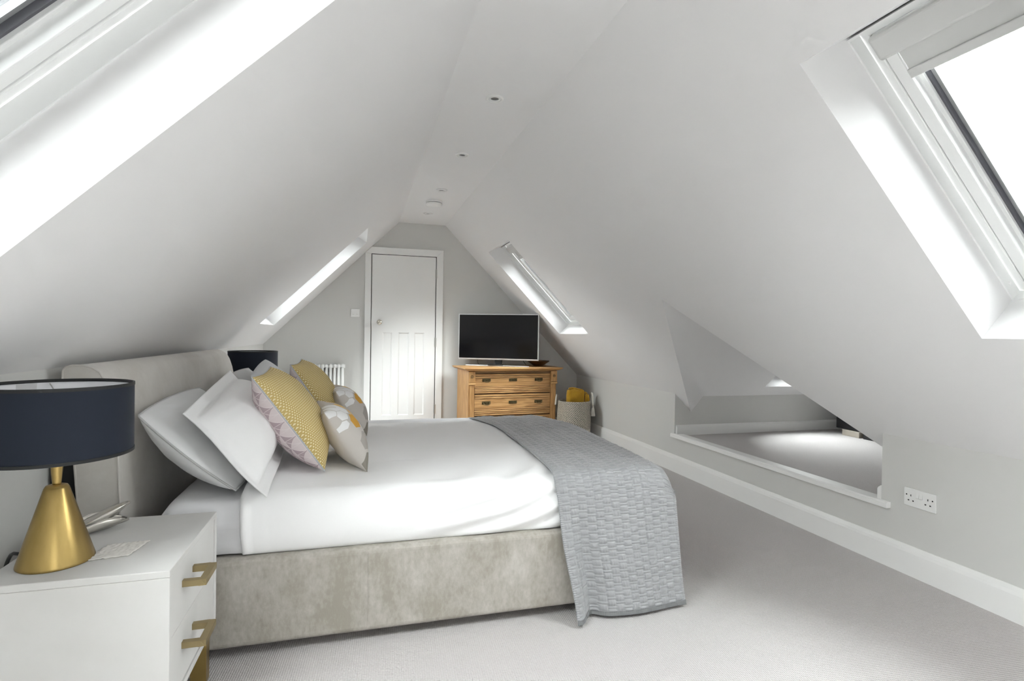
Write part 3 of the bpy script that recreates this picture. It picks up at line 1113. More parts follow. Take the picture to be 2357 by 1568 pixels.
def pillow(name, c00, c10, c01, c11, T, mats, label, cat, TB=None, n=44, flange=0.0, pinch=0.06, amp=0.004, seed=0, pipe=None, pr=0.004, group=None, q=0.5, sag=0.0, creases=0.0, rnd=0.0):
    c00, c10, c01, c11 = [np.array(c, float) for c in (c00, c10, c01, c11)]
    nm = np.cross(c10 - c00, c01 - c00)
    nm /= np.linalg.norm(nm)
    TB = T if TB is None else TB
    root = thing(name, label, cat, tuple((c00 + c10) / 2), group=group)
    U = np.linspace(0, 1, n)
    Lu = np.linalg.norm(c10 - c00)
    Lv = np.linalg.norm(c01 - c00)
    fu, fv = flange / Lu, flange / Lv
    front = np.zeros((n, n, 3))
    back = np.zeros((n, n, 3))
    uv = np.zeros((n, n, 2))
    # finer spacing near the edges
    S = 0.5 - 0.5 * np.cos(PI * U)
    S = 0.5 * S + 0.5 * U
    for i, u in enumerate(S):
        for j, v in enumerate(S):
            a, b = 2 * u - 1, 2 * v - 1
            uu = 0.5 + 0.5 * a * (1 - pinch * (1 - b * b) * abs(a) ** 1.5)
            vv = 0.5 + 0.5 * b * (1 - pinch * (1 - a * a) * abs(b) ** 1.5)
            if rnd:
                ra, rb = 2 * uu - 1, 2 * vv - 1
                uu = 0.5 + 0.5 * ra * math.sqrt(1 - rnd * rb * rb * 0.5)
                vv = 0.5 + 0.5 * rb * math.sqrt(1 - rnd * ra * ra * 0.5)
            base = (c00 * (1 - uu) * (1 - vv) + c10 * uu * (1 - vv) + c01 * (1 - uu) * vv + c11 * uu * vv)
            ai = min(1, abs(a) / (1 - 2 * fu)) if fu else abs(a)
            bi = min(1, abs(b) / (1 - 2 * fv)) if fv else abs(b)
            prof = max(0, 1 - ai ** 2.2) ** q * max(0, 1 - bi ** 2.2) ** q
            # fuller towards the bottom
            prof *= 1 + sag * (0.5 - v)
            w = noise.noise(Vector((u * 4 + seed, v * 4, seed * 3.1))) + 0.5 * noise.noise(Vector((u * 9 + seed, v * 9, 5)))
            cr = creases * math.sin((u * 0.6 + v) * 46 + 4 * noise.noise(Vector((u * 3, v * 3, seed)))) * max(0, noise.noise(Vector((u * 2.2 + 9, v * 2.2, seed))) + 0.25)
            edge = min(1, 4 * (1 - max(ai, bi)))
            fl = 0.0025 if (fu and (ai >= 1 or bi >= 1)) else 0.0
            ripple = 0.006 * math.sin(a * 5 + b * 3 + seed) * (1 if fl else 0)
            front[i, j] = base + nm * (T * prof + fl + (w * amp + cr) * edge + ripple)
            back[i, j] = base - nm * (TB * prof + fl - w * amp * edge - ripple)
            uv[i, j] = (u, v)
    # one closed skin: front, then back reversed, welded along the seam
    me = bpy.data.meshes.new('cover')
    nn = n * n
    co = np.concatenate([front.reshape(-1, 3), back.reshape(-1, 3)])
    idx = np.arange(nn).reshape(n, n)
    a, b, c, d_ = idx[:-1, :-1], idx[1:, :-1], idx[1:, 1:], idx[:-1, 1:]
    qf = np.stack([a, b, c, d_], -1).reshape(-1, 4)
    qb = np.stack([d_, c, b, a], -1).reshape(-1, 4) + nn
    quads = np.concatenate([qf, qb])
    bnd = list(idx[0, :]) + list(idx[1:, -1]) + list(idx[-1, -2::-1]) + list(idx[-2:0:-1, 0])
    side = [(bnd[k], bnd[(k + 1) % len(bnd)], bnd[(k + 1) % len(bnd)] + nn, bnd[k] + nn) for k in range(len(bnd))]
    if flange:
        quads = np.concatenate([quads, np.array(side)])
    else:   # weld: back boundary uses the front boundary vertices
        mp = np.arange(2 * nn)
        for k in bnd: mp[k + nn] = k
        quads = mp[quads]
    me.from_pydata(co.tolist(), [], quads.tolist())
    l = me.uv_layers.new(name='UVMap')
    uvs = np.concatenate([uv.reshape(-1, 2), uv.reshape(-1, 2)])
    l.data.foreach_set('uv', uvs[quads.reshape(-1)].reshape(-1).astype(np.float32))
    mi = np.zeros(len(quads), dtype=np.int32)
    if len(mats) > 1: mi[len(qf):len(qf) + len(qb)] = 1
    o = link_mesh('cover', me, mats, root, True)
    me.polygons.foreach_set('material_index', mi)
    if pipe:
        bm = nb()
        tube(bm, [front.reshape(-1, 3)[k] * 0.5 + back.reshape(-1, 3)[k] * 0.5 for k in bnd[::2]], pr, 6, closed=True)
        obj('piping', bm, pipe, root, smooth=True)
    return root


pillow('pillow', (-0.395, 2.045, 0.548), (-0.42, 2.80, 0.580), (-0.735, 2.085, 0.835), (-0.72, 2.83, 0.865), 0.045, [M_pill],
       'pale grey pillow with piped edge lying lowest beside the near lamp', 'pillow', TB=0.115, pinch=0.0, rnd=0.30, seed=2, pipe=M_pipe, pr=0.0035, creases=0.005, group='pillows against the headboard', q=0.55)
pillow('pillow', (-0.290, 1.975, 0.553), (-0.32, 2.86, 0.625), (-0.590, 2.110, 0.830), (-0.605, 2.90, 0.930), 0.125, [M_linen],
       'white oxford pillow with flat flange resting on the piped grey pillow', 'pillow', TB=0.03, flange=0.05, pinch=0.015, rnd=0.08, seed=5, creases=0.004, group='pillows against the headboard', q=0.5)
pillow('pillow', (-0.43, 3.02, 0.600), (-0.43, 3.74, 0.600), (-0.670, 3.02, 0.880), (-0.675, 3.74, 0.895), 0.045, [M_pill],
       'pale grey pillow mostly hidden between the headboard and the ice grey pillow', 'pillow', TB=0.08, rnd=0.25, pinch=0.0, seed=8, pipe=M_pipe, pr=0.0035, creases=0.003, group='pillows against the headboard')
pillow('pillow', (-0.300, 2.98, 0.605), (-0.31, 3.70, 0.605), (-0.535, 3.00, 0.895), (-0.562, 3.64, 0.955), 0.075, [M_pill2],
       'ice grey pillow with its corner up in front of the far black lampshade', 'pillow', TB=0.04, pinch=0.0, rnd=0.18, seed=11, group='pillows against the headboard')
pillow('cushion', (-0.122, 2.225, 0.575), (-0.14, 2.66, 0.590), (-0.396, 2.262, 0.943), (-0.386, 2.66, 0.960), 0.098, [M_yel, M_pink],
       'mustard dotted cushion with pink triangle back, nearer and larger in view', 'cushion', TB=0.110, seed=3, pipe=M_bluepipe, pr=0.003, group='mustard and pink square cushions', pinch=0.06, amp=0.003, q=0.55)
pillow('cushion', (-0.095, 2.90, 0.590), (-0.10, 3.34, 0.590), (-0.335, 2.95, 0.950), (-0.318, 3.33, 0.963), 0.098, [M_yel, M_pink],
       'mustard dotted cushion with pink triangle back, farther one before the radiator', 'cushion', TB=0.100, seed=6, pipe=M_bluepipe, pr=0.003, group='mustard and pink square cushions', pinch=0.06, amp=0.003, q=0.55)
pillow('cushion', (0.040, 2.240, 0.558), (-0.035, 2.60, 0.570), (-0.132, 2.325, 0.790), (-0.185, 2.67, 0.800), 0.095, [M_hex, M_beigecloth],
       'small beige hexagon print cushion at the front, nearer of the two', 'cushion', TB=0.055, seed=9, group='small hexagon print cushions', pinch=0.04, amp=0.003, q=0.55)
pillow('cushion', (0.048, 2.90, 0.582), (-0.02, 3.24, 0.586), (-0.112, 2.95, 0.810), (-0.165, 3.28, 0.820), 0.095, [M_hex, M_beigecloth],
       'small beige hexagon print cushion behind its twin, before the door', 'cushion', TB=0.055, seed=10, group='small hexagon print cushions', pinch=0.04, amp=0.003, q=0.55)

# ------------------------------------------------------------------ nightstands
NSZ = 0.53


def nightstand(y0, y1, label):
    t = thing('nightstand', label, 'nightstand', (-0.64, (y0 + y1) / 2, 0), group='white nightstands beside the bed')
    xb, xf = -0.835, -0.438
    zb = 0.165
    tk = 0.018
    bm = nb()
    box(bm, xb, xf, y0, y1, NSZ - tk, NSZ)
    obj('top', bm, M_oakwash, t, bevel=0.002)
    bm = nb()
    box(bm, xb, xf, y0, y1, zb, zb + tk)
    box(bm, xb, xf, y0, y0 + tk, zb + tk, NSZ - tk)
    box(bm, xb, xf, y1 - tk, y1, zb + tk, NSZ - tk)
    box(bm, xb, xb + tk, y0 + tk, y1 - tk, zb + tk, NSZ - tk)
    obj('body', bm, M_oakwash, t, bevel=0.0015)
    zm = 0.348
    for (za, zc, hz) in ((zb + tk + 0.002, zm - 0.0005, 0.283), (zm + 0.0005, NSZ - tk - 0.002, 0.447)):
        dr = boxo('drawer', (xb + 0.05, xf - 0.004, y0 + tk + 0.002, y1 - tk - 0.002, za, zc), M_oakwash, t, bevel=0.001)
        ym = y0 + 0.166
        bm = nb()
        h = 0.0085
        for yy in (ym - 0.047, ym + 0.047):
            box(bm, xf - 0.005, xf + 0.036, yy - h, yy + h, hz - h, hz + h)
        box(bm, xf + 0.036, xf + 0.054, ym - 0.047 - h, ym + 0.047 + h, hz - h, hz + h)
        bmesh.ops.remove_doubles(bm, verts=bm.verts, dist=1e-6)
        obj('handle', bm, M_brass2, dr, bevel=0.0012)
    boxo('rail', (xf - 0.034, xf - 0.012, y0 + 0.02, y1 - 0.02, 0.143, zb - 0.0005), M_brass, t, bevel=0.001)
    for xx in (xb + 0.02, xf - 0.060):
        for yy in (y0 + 0.015, y1 - 0.055):
            boxo('leg', (xx, xx + 0.046, yy, yy + 0.040, 0.0, 0.1428 if xx > -0.6 else zb - 0.0005), M_brass, t, bevel=0.002)
    return t


nightstand(1.490, 1.945, 'white nightstand with angular brass handles in the near corner')
nightstand(3.905, 4.345, 'white nightstand hidden beyond the bed under the far lamp')


def lamp(cx, cy, label):
    z = NSZ + 0.0005
    t = thing('table_lamp', label, 'lamp', (cx, cy, NSZ), group='brass cone table lamps')
    bm = nb()
    lathe(bm, [(0.0, 0), (0.079, 0.0), (0.0795, 0.002), (0.079, 0.006), (0.026, 0.186), (0.0225, 0.192), (0.016, 0.1945), (0.0, 0.195)], (cx, cy, z), 72, caps=False)
    obj('base', bm, M_brass, t, smooth=True)
    bm = nb()
    lathe(bm, [(0.0, 0.19), (0.0085, 0.19), (0.0095, 0.199), (0.0135, 0.250), (0.0135, 0.30), (0.004, 0.302), (0.004, 0.430), (0.0, 0.431)], (cx, cy, z), 32, caps=False)
    obj('stem', bm, M_brass, t, smooth=True)
    z0, z1, r = 0.800 - z, 0.980 - z, 0.160
    bm = nb()
    lathe(bm, [(r, z0), (r, z1), (r - 0.0015, z1), (r - 0.0015, z0), (r, z0)], (cx, cy, z), 96, caps=False)
    sh = obj('shade', bm, [M_navy], t, smooth=False)
    for p in sh.data.polygons: p.use_smooth = True
    sh.data.set_sharp_from_angle(angle=math.radians(40))
    bm = nb()
    lathe(bm, [(r - 0.002, z0 + 0.001), (r - 0.002, z1 - 0.001), (r - 0.003, z1 - 0.001), (r - 0.003, z0 + 0.001), (r - 0.002, z0 + 0.001)], (cx, cy, z), 96, caps=False)
    ln = obj('lining', bm, M_shadein, sh, smooth=True)
    for zz in (z0, z1 - 0.008):
        bm = nb()
        lathe(bm, [(r + 0.001, zz), (r + 0.001, zz + 0.008), (r - 0.004, zz + 0.0082), (r - 0.004, zz - 0.0002), (r + 0.001, zz)], (cx, cy, z), 96, caps=False)
        obj('binding', bm, M_navytrim, sh)
    bm = nb()
    for k in range(3):
        a = k * 2 * PI / 3
        tube(bm, [(cx, cy, z + 0.42), (cx + (r - 0.003) * math.cos(a), cy + (r - 0.003) * math.sin(a), z + z1 - 0.012)], 0.0016, 6)
    obj('spider', bm, M_steel, sh)
    bm = nb()
    lathe(bm, [(0.0, 0.305), (0.014, 0.305), (0.014, 0.33), (0.030, 0.365), (0.030, 0.385), (0.018, 0.405), (0.0, 0.41)], (cx, cy, z), 24, caps=False)
    obj('bulb', bm, M_white, t, smooth=True)
    # care tag inside the rim
    bm = nb()
    a = math.radians(138)
    p = V(cx + (r - 0.0045) * math.cos(a), cy + (r - 0.0045) * math.sin(a), z + z1 - 0.030)
    tv = V(-math.sin(a), math.cos(a), 0)
    nv = V(math.cos(a), math.sin(a), 0)
    prism(bm, [p - tv * 0.022, p + tv * 0.022, p + tv * 0.022 + V(0, 0, 0.02), p - tv * 0.022 + V(0, 0, 0.02)], -nv * 0.0006)
    obj('care_tag', bm, M_tagp, sh)
    return t


lamp(-0.730, 1.620, 'table lamp with brushed brass cone base and navy drum shade, near corner')
lamp(-0.715, 4.15, 'table lamp with a dark drum shade showing behind the far pillows')

# small things on the near nightstand
t = thing('leaf_ornament', 'dull silver curled leaf ornament behind the brass lamp', 'ornament', (-0.715, 1.845, NSZ))


def leaf(L, W, ang, lift, curl, ox, oy, oz=0.004, roll=0.0):
    nu, nv = 26, 11
    P = np.zeros((nu, nv, 3))
    for i in range(nu):
        s = i / (nu - 1)
        w = W * (math.sin(PI * min(1, s * 0.92 + 0.08)) ** 0.7)
        for j in range(nv):
            q = j / (nv - 1) * 2 - 1
            x = s * L
            y = q * w * math.cos(curl * q * 0.9)
            z = oz + lift * s ** 2.2 + abs(q) ** 1.5 * w * math.sin(curl) * 0.9 + 0.003 * math.sin(q * 9 + s * 7) + roll * q * w
            P[i, j] = (ox + x * math.cos(ang) - y * math.sin(ang), oy + x * math.sin(ang) + y * math.cos(ang), max(z, 0.0025) + NSZ)
    o = grid_mesh('leaf', P, M_leaf, t)
    m = o.modifiers.new('thickness', 'SOLIDIFY')
    m.thickness = 0.0016
    return o


leaf(0.165, 0.036, math.radians(28), 0.070, 1.0, -0.800, 1.785, 0.003)
leaf(0.150, 0.034, math.radians(40), 0.016, 1.25, -0.775, 1.775, 0.003)
leaf(0.125, 0.024, math.radians(52), 0.028, 1.1, -0.800, 1.795, 0.006, 0.2)
bm = nb()
pts = [(-0.820, 1.778, NSZ + 0.006), (-0.795, 1.790, NSZ + 0.010), (-0.77, 1.80, NSZ + 0.012)]
tube(bm, pts, 0.004, 8)
obj('stalk', bm, M_leaf, t, smooth=True)

nx = 30
P = np.zeros((nx, nx, 3))
q = [(-0.660, 1.598), (-0.568, 1.612), (-0.552, 1.712), (-0.648, 1.702)]
for i in range(nx):
    for j in range(nx):
        u, v = i / (nx - 1), j / (nx - 1)
        uu = u + 0.02 * fbm(0, v * 9, u, 1.0)
        vv = v + 0.02 * fbm(u * 9, 0, v, 1.0)
        x = (q[0][0] * (1 - uu) + q[1][0] * uu) * (1 - vv) + (q[3][0] * (1 - uu) + q[2][0] * uu) * vv
        y = (q[0][1] * (1 - uu) + q[1][1] * uu) * (1 - vv) + (q[3][1] * (1 - uu) + q[2][1] * uu) * vv
        P[i, j] = (x, y, NSZ + 0.0035 + 0.0030 * fbm(u * 14, v * 9, 1, 1.0))
o = grid_mesh('coaster', P, M_paper, None)
tag(o, 'cream rough handmade paper coaster in front of the brass lamp', 'coaster')
m = o.modifiers.new('thickness', 'SOLIDIFY')
m.thickness = 0.0025
bm = nb()
pts, _ = smooth_path([(-0.790, 1.640, NSZ + 0.006), (-0.83, 1.66, NSZ + 0.012), (-0.865, 1.69, NSZ - 0.01), (-0.905, 1.72, 0.40), (-0.925, 1.74, 0.20), (-0.925, 1.78, 0.008)], 40)
tube(bm, [tuple(p) for p in pts], 0.0045, 8)
tag(obj('lamp_cord', bm, M_black, None, smooth=True), 'black lamp cord dropping behind the near nightstand', 'cord')

# ------------------------------------------------------------------ chest of drawers (own space: x along front, y back, z up)
dr = thing('chest_of_drawers', 'antique pine chest of drawers with brass plates below the television', 'dresser', (1.605, 5.555, 0), math.radians(5.0))
W2, DP, HT = 0.500, 0.455, 0.735
L_ = dict(local=True)
bm = nb()
box(bm, -W2, -W2 + 0.02, 0.02, DP, 0.06, HT)
box(bm, W2 - 0.02, W2, 0.02, DP, 0.06, HT)
box(bm, -W2 + 0.02, W2 - 0.02, DP - 0.012, DP, 0.06, HT)
box(bm, -W2 + 0.02, W2 - 0.02, 0.02, DP - 0.012, 0.06, 0.075)
obj('carcass', bm, M_pineV, dr, local=True)
bm = nb()
o0 = 0.058
prf = [(0.0, 0.0), (-0.012, 0.004), (-0.030, 0.010), (-0.045, 0.018), (-0.058, 0.026), (-0.060, 0.032), (-0.054, 0.037)]
# top board with an ogee edge on three sides
rings = []
for (off, z) in prf:
    rings.append([bm.verts.new((sx * (W2 - off), (0.0 + off if sy < 0 else DP + 0.01), HT + z)) for sx, sy in ((-1, -1), (1, -1), (1, 1), (-1, 1))])
for a, b in zip(rings[:-1], rings[1:]):
    for k in range(4):
        bm.faces.new((a[k], a[(k + 1) % 4], b[(k + 1) % 4], b[k]))
bm.faces.new(list(reversed(rings[0])))
bm.faces.new(rings[-1])
obj('top', bm, M_pineH, dr, local=True)
for sx in (-1, 1):
    xa, xb = sorted((sx * (W2 + 0.003), sx * (W2 - 0.062)))
    pl = boxo('pilaster', (xa, xb, 0.0, 0.03, 0.06, HT - 0.001), M_pineV, dr, bevel=0.003, local=True)
    bm = nb()
    box(bm, xa + 0.012, xb - 0.012, -0.010, 0.0, 0.07, 0.590)
    obj('reed', bm, M_pineV, pl, bevel=0.006, seg=3, local=True)
    bm = nb()
    box(bm, xa - 0.004, xb + 0.004, -0.022, 0.0, 0.615, HT - 0.002)
    obj('capital', bm, M_pineV, pl, bevel=0.006, local=True)
    bm = nb()
    box(bm, xa - 0.007, xb + 0.007, -0.026, 0.0, 0.592, 0.614)
    obj('collar', bm, M_pineH, pl, bevel=0.006, local=True)
    bm = nb()
    Mx = Matrix.Translation(((xa + xb) / 2, -0.022, 0.680)) @ Matrix.Rotation(PI / 2, 4, 'X')
    lathe(bm, [(0.017, 0.0), (0.017, 0.004), (0.011, 0.003), (0.009, 0.007), (0.0, 0.009)], seg=20, M=Mx, caps=False)
    obj('rosette', bm, M_pineD, pl, local=True)
wi = W2 - 0.064
boxo('frieze', (-wi, wi, 0.004, 0.03, HT - 0.020, HT - 0.001), M_pineD, dr, local=True)
for k, zt in enumerate((0.714, 0.496, 0.262)):
    zb_ = (0.498, 0.264, 0.075)[k]
    dw = boxo('drawer', (-wi, wi, 0.010, DP - 0.03, zb_, zt - 0.003), M_pineD, dr, local=True)  # dark body paints the shade into the grooves between mouldings
    boxo('face_board', (-wi + 0.0012, wi - 0.0012, 0.0062, 0.0098, zb_ + 0.0785, zt - 0.0545), M_pineH, dw, local=True)
    hgt = zt - zb_
    # reeded mouldings: top strip, a pair below the plates
    for (za, zc, pr_) in ((zt - 0.029, zt - 0.010, 0.009), (zt - 0.050, zt - 0.034, 0.007), (zb_ + 0.061, zb_ + 0.073, 0.008), (zb_ + 0.042, zb_ + 0.056, 0.011), (zb_ + 0.024, zb_ + 0.037, 0.011), (zb_ + 0.004, zb_ + 0.019, 0.009)):
        boxo('moulding', (-wi + 0.001, wi - 0.001, 0.008 - pr_, 0.0099, za, zc), M_pineH, dw, bevel=0.0035, local=True)
    zh = (0.640, 0.400, 0.170)[k]
    for q, xh in enumerate((-0.305, -0.005, 0.295)):
        bm = nb()
        box(bm, xh - 0.046, xh + 0.046, 0.001, 0.0060, zh - 0.015, zh + 0.016)
        Mx = Matrix.Translation((xh, 0.001, zh)) @ Matrix.Rotation(PI / 2, 4, 'X')
        lathe(bm, [(0.011, 0), (0.010, 0.003), (0.004, 0.004), (0.0, 0.002)], seg=16, M=Mx, caps=False)
        for xo in (-0.033, 0.033):
            Mx = Matrix.Translation((xh + xo, 0.001, zh + 0.004)) @ Matrix.Rotation(PI / 2, 4, 'X')
            lathe(bm, [(0.006, 0), (0.005, 0.004), (0.0, 0.005)], seg=12, M=Mx, caps=False)
        if q != 1:
            tube(bm, [(xh - 0.033, -0.004, zh + 0.002), (xh - 0.030, -0.018, zh - 0.010), (xh - 0.015, -0.022, zh - 0.019), (xh + 0.015, -0.022, zh - 0.019), (xh + 0.030, -0.018, zh - 0.010), (xh + 0.033, -0.004, zh + 0.002)], 0.0035, 8)
        obj('handle' if q != 1 else 'escutcheon', bm, M_brass_dark, dw, bevel=0.001, local=True)
bm = nb()
box(bm, -W2 - 0.01, W2 + 0.01, -0.012, DP, 0.0, 0.058)
obj('plinth', bm, M_pineH, dr, bevel=0.008, local=True)
ZD = HT + 0.0372

# television, turned towards the bed
tv = thing('television', 'flat television with silver bezel and dark screen on the pine chest', 'television', (1.49, 5.80, ZD), math.radians(-28))
w, z0, z1 = 0.457, 0.842 - ZD, 1.352 - ZD
bm = nb()
box(bm, -w, w, -0.012, 0.018, z0, z1)
obj('casing', bm, M_silver, tv, bevel=0.003, local=True)
boxo('screen', (-w + 0.010, w - 0.010, -0.0135, -0.0122, z0 + 0.017, z1 - 0.010), M_screen, tv, local=True)
boxo('back_cover', (-w + 0.12, w - 0.12, 0.0182, 0.055, z0 + 0.04, z1 - 0.14), M_black, tv, bevel=0.015, local=True)
bm = nb()
prism(bm, [(-0.035, 0.0, 0.012), (0.035, 0.0, 0.012), (0.050, 0.0, z0 + 0.05), (-0.050, 0.0, z0 + 0.05)], (0, 0.022, 0))
for v in bm.verts: v.co.y += 0.019
obj('neck', bm, M_black, tv, bevel=0.003, local=True)
bm = nb()
pts = [(-0.36, -0.055), (-0.18, -0.085), (0, -0.095), (0.18, -0.085), (0.36, -0.055), (0.36, -0.035), (0.16, 0.03), (0.06, 0.06), (-0.06, 0.06), (-0.16, 0.03), (-0.36, -0.035)]
prism(bm, [(x, y, 0.0005) for x, y in pts], (0, 0, 0.011))
obj('stand', bm, M_silver, tv, bevel=0.003, local=True)
r_ = thing('remote_control', 'black remote control lying across the television stand', 'remote', (1.445, 5.735, ZD + 0.012), math.radians(-22))
boxo('body', (-0.085, 0.085, -0.022, 0.022, 0.0, 0.014), M_black, r_, bevel=0.006, seg=3, local=True)
bm = nb()
for i in range(5):
    for j in (-1, 1):
        box(bm, -0.06 + i * 0.025, -0.05 + i * 0.025, j * 0.009 - 0.004, j * 0.009 + 0.004, 0.014, 0.0155)
obj('buttons', bm, M_gasket, r_, local=True)
b_ = thing('bowl', 'dark turned wooden bowl tucked behind the television corner', 'bowl', (1.985, 5.865, ZD))
bm = nb()
lathe(bm, [(0.0, 0.001), (0.055, 0.001), (0.060, 0.006), (0.125, 0.052), (0.130, 0.060), (0.124, 0.060), (0.060, 0.014), (0.0, 0.010)], (1.985, 5.865, ZD), 40, caps=False)
obj('body', bm, M_walnut, b_, smooth=True)
for k, (xa, xb) in enumerate(((1.28, 1.30), (1.95, 1.965))):
    bm = nb()
    pts, _ = smooth_path([(xa if k == 0 else 1.74, 5.93 if k == 0 else 5.74, 0.90), (xa + 0.01 if k == 0 else 1.78, 5.94 if k == 0 else 5.78, 0.83), (xb if k == 0 else 1.82, 5.95 if k == 0 else 5.82, ZD + 0.02), (xb + 0.03 if k == 0 else 1.86, 5.985 if k == 0 else 5.93, ZD + 0.004)], 24)
    tube(bm, [tuple(p) for p in pts], 0.0028, 8)
    tag(obj('television_cable', bm, M_black, None, smooth=True), ('thin black cable hanging under the left end of the television' if k == 0 else 'thin black cable trailing towards the wooden bowl behind the television'), 'cable')

# ------------------------------------------------------------------ basket with blankets
BX, BY = 2.285, 5.50
bk = thing('basket', 'woven rope basket with tasselled handle in the corner by the chest', 'basket', (BX, BY, 0))
RB, HB_ = 0.182, 0.415
prof = [(0.0, 0.004), (0.165, 0.004)]
rows = 40
for i in range(rows * 4 + 1):
    z = 0.012 + (HB_ - 0.02) * i / (rows * 4)
    t_ = z / HB_
    r = RB * (0.955 + 0.045 * math.sin(PI * min(1, t_ * 1.05))) + 0.004 * abs(math.sin(PI * i / 4))
    prof.append((r, z))
prof_in = [(r - 0.012, z) for r, z in reversed(prof[2:])]
zsplit = 0.115
lo = [p for p in prof if p[1] <= zsplit]
hi = [p for p in prof if p[1] >= zsplit - 0.003]
bm = nb()
lathe(bm, hi + [(hi[-1][0] - 0.006, HB_), (hi[-1][0] - 0.012, hi[-1][1])] + prof_in, (BX, BY, 0), 96, caps=False)
obj('body', bm, M_weave, bk, smooth=True)
bm = nb()
lathe(bm, lo, (BX, BY, 0), 96, caps=False)
obj('base_band', bm, M_cream, bk, smooth=True)
for a in (math.radians(-12), math.radians(150)):
    ca, sa = math.cos(a), math.sin(a)
    bm = nb()
    pts = []
    for k in range(25):
        q = -1 + 2 * k / 24
        tt = q * 0.075
        up_ = (0.13 if ca > 0 else 0.10) * (1 - abs(q) ** 2.4) - 0.05
        pts.append((BX + ca * (RB + 0.012) - sa * tt, BY + sa * (RB + 0.012) + ca * tt, HB_ + up_))
    tube(bm, pts, 0.009, 10)
    obj('handle', bm, M_creamtas, bk, smooth=True)
a = math.radians(-38)
tx, ty = BX + math.cos(a) * (RB + 0.030), BY + math.sin(a) * (RB + 0.030)
bm = nb()
tube(bm, [(tx, ty + 0.03, HB_ + 0.05), (tx, ty, HB_ + 0.02), (tx, ty, 0.385), (tx, ty, 0.365)], 0.0045, 8)
lathe(bm, [(0.0, 0.368), (0.007, 0.366), (0.011, 0.358), (0.009, 0.348), (0.013, 0.335), (0.017, 0.30), (0.021, 0.262), (0.0, 0.262)], (tx, ty, 0), 18, caps=False)
for k in range(18):
    q = 2 * PI * k / 18
    tube(bm, [(tx + 0.010 * math.cos(q), ty + 0.010 * math.sin(q), 0.345), (tx + 0.017 * math.cos(q), ty + 0.017 * math.sin(q), 0.30), (tx + 0.022 * math.cos(q), ty + 0.022 * math.sin(q), 0.256)], 0.0028, 6)
obj('tassel', bm, M_creamtas, bk, smooth=True)


def blanket(x0, x1, y0, y1, z0, z1, lean, label, seed):
    """folded fleece standing on edge: rounded slab with fold lines"""
    t = thing('blanket', label, 'blanket', ((x0 + x1) / 2, (y0 + y1) / 2, z0), group='mustard blankets in the basket')
    n1, n2 = 40, 26
    P = np.zeros((n1, n2, 3))
    for i in range(n1):
        a = 2 * PI * i / n1
        ca, sa = math.cos(a), math.sin(a)
        rx = abs(ca) ** 0.35 * (1 if ca > 0 else -1)
        ry = abs(sa) ** 0.5 * (1 if sa > 0 else -1)
        for j in range(n2):
            q = j / (n2 - 1)
            k = 1.0
            if q > 0.78: k = math.sqrt(max(0.0, 1 - ((q - 0.78) / 0.22) ** 2)) * 0.55 + 0.45 if q < 0.999 else 0.0
            hx, hy = (x1 - x0) / 2, (y1 - y0) / 2
            kx = 1.0 - (1 - k) * 0.25 if q < 0.999 else 0.0
            w = 0.008 * fbm(ca * 2 + seed, sa * 2, q * 3, 1.0)
            x = (x0 + x1) / 2 + rx * (hx * kx + w) + lean * q
            y = (y0 + y1) / 2 + ry * (hy * k + w)
            z = z0 + (z1 - z0) * min(1.0, q) + 0.012 * fbm(ca + seed, sa, q * 2, 1.5)
            P[i, j] = (x, y, z)
    grid_mesh('folded_fleece', P, M_mustard, t, close_u=True)
    bm = nb()
    pts = [(x0 + (x1 - x0) * k / 10 + lean * 0.98, (y0 + y1) / 2 + 0.002, z1 - 0.004 + 0.01 * math.sin(k * 0.5)) for k in range(1, 10)]
    tube(bm, pts, 0.010, 8)
    obj('fold_edge', bm, M_mustard, t, smooth=True)


blanket(2.175, 2.375, 5.435, 5.505, 0.10, 0.545, 0.012, 'mustard fleece blanket standing highest in the rope basket', 1)
blanket(2.388, 2.438, 5.43, 5.53, 0.10, 0.495, 0.002, 'mustard fleece blanket tucked lower behind in the rope basket', 4)

# ------------------------------------------------------------------ radiator
rd = thing('radiator', 'white column radiator on the far wall left of the door', 'radiator', (-0.42, 6.02, 0))
x = -0.160
k = 0
while k < 13:
    bm = nb()
    for yy in (5.965, 6.005, 6.045):
        tube(bm, [(x, yy, 0.125), (x, yy, 0.77)], 0.0125, 10)
    for zz in (0.135, 0.762):
        bm2 = bm
        pts = [(x, 5.950, zz), (x, 5.957, zz), (x, 6.053, zz), (x, 6.060, zz)]
        tube(bm, pts, [0.012, 0.0205, 0.0205, 0.012], 12)
    obj('section', bm, M_trim, rd, smooth=True)
    x -= 0.0405
    k += 1
for zz in (0.14, 0.760):
    bm = nb()
    tube(bm, [(-0.145, 6.005, zz), (x + 0.025, 6.005, zz)], 0.017, 12)
    tube(bm, [(-0.137, 6.005, zz), (-0.150, 6.005, zz)], 0.021, 12)
    obj('header', bm, M_trim, rd, smooth=True)
for xx in (-0.30, -0.52):
    boxo('bracket', (xx - 0.008, xx + 0.008, 6.05, YB, 0.70, 0.73), M_steel, rd)
for xx in (-0.20, -0.60):
    boxo('foot', (xx - 0.02, xx + 0.02, 5.955, 6.055, 0.0, 0.12), M_trim, rd, bevel=0.006)

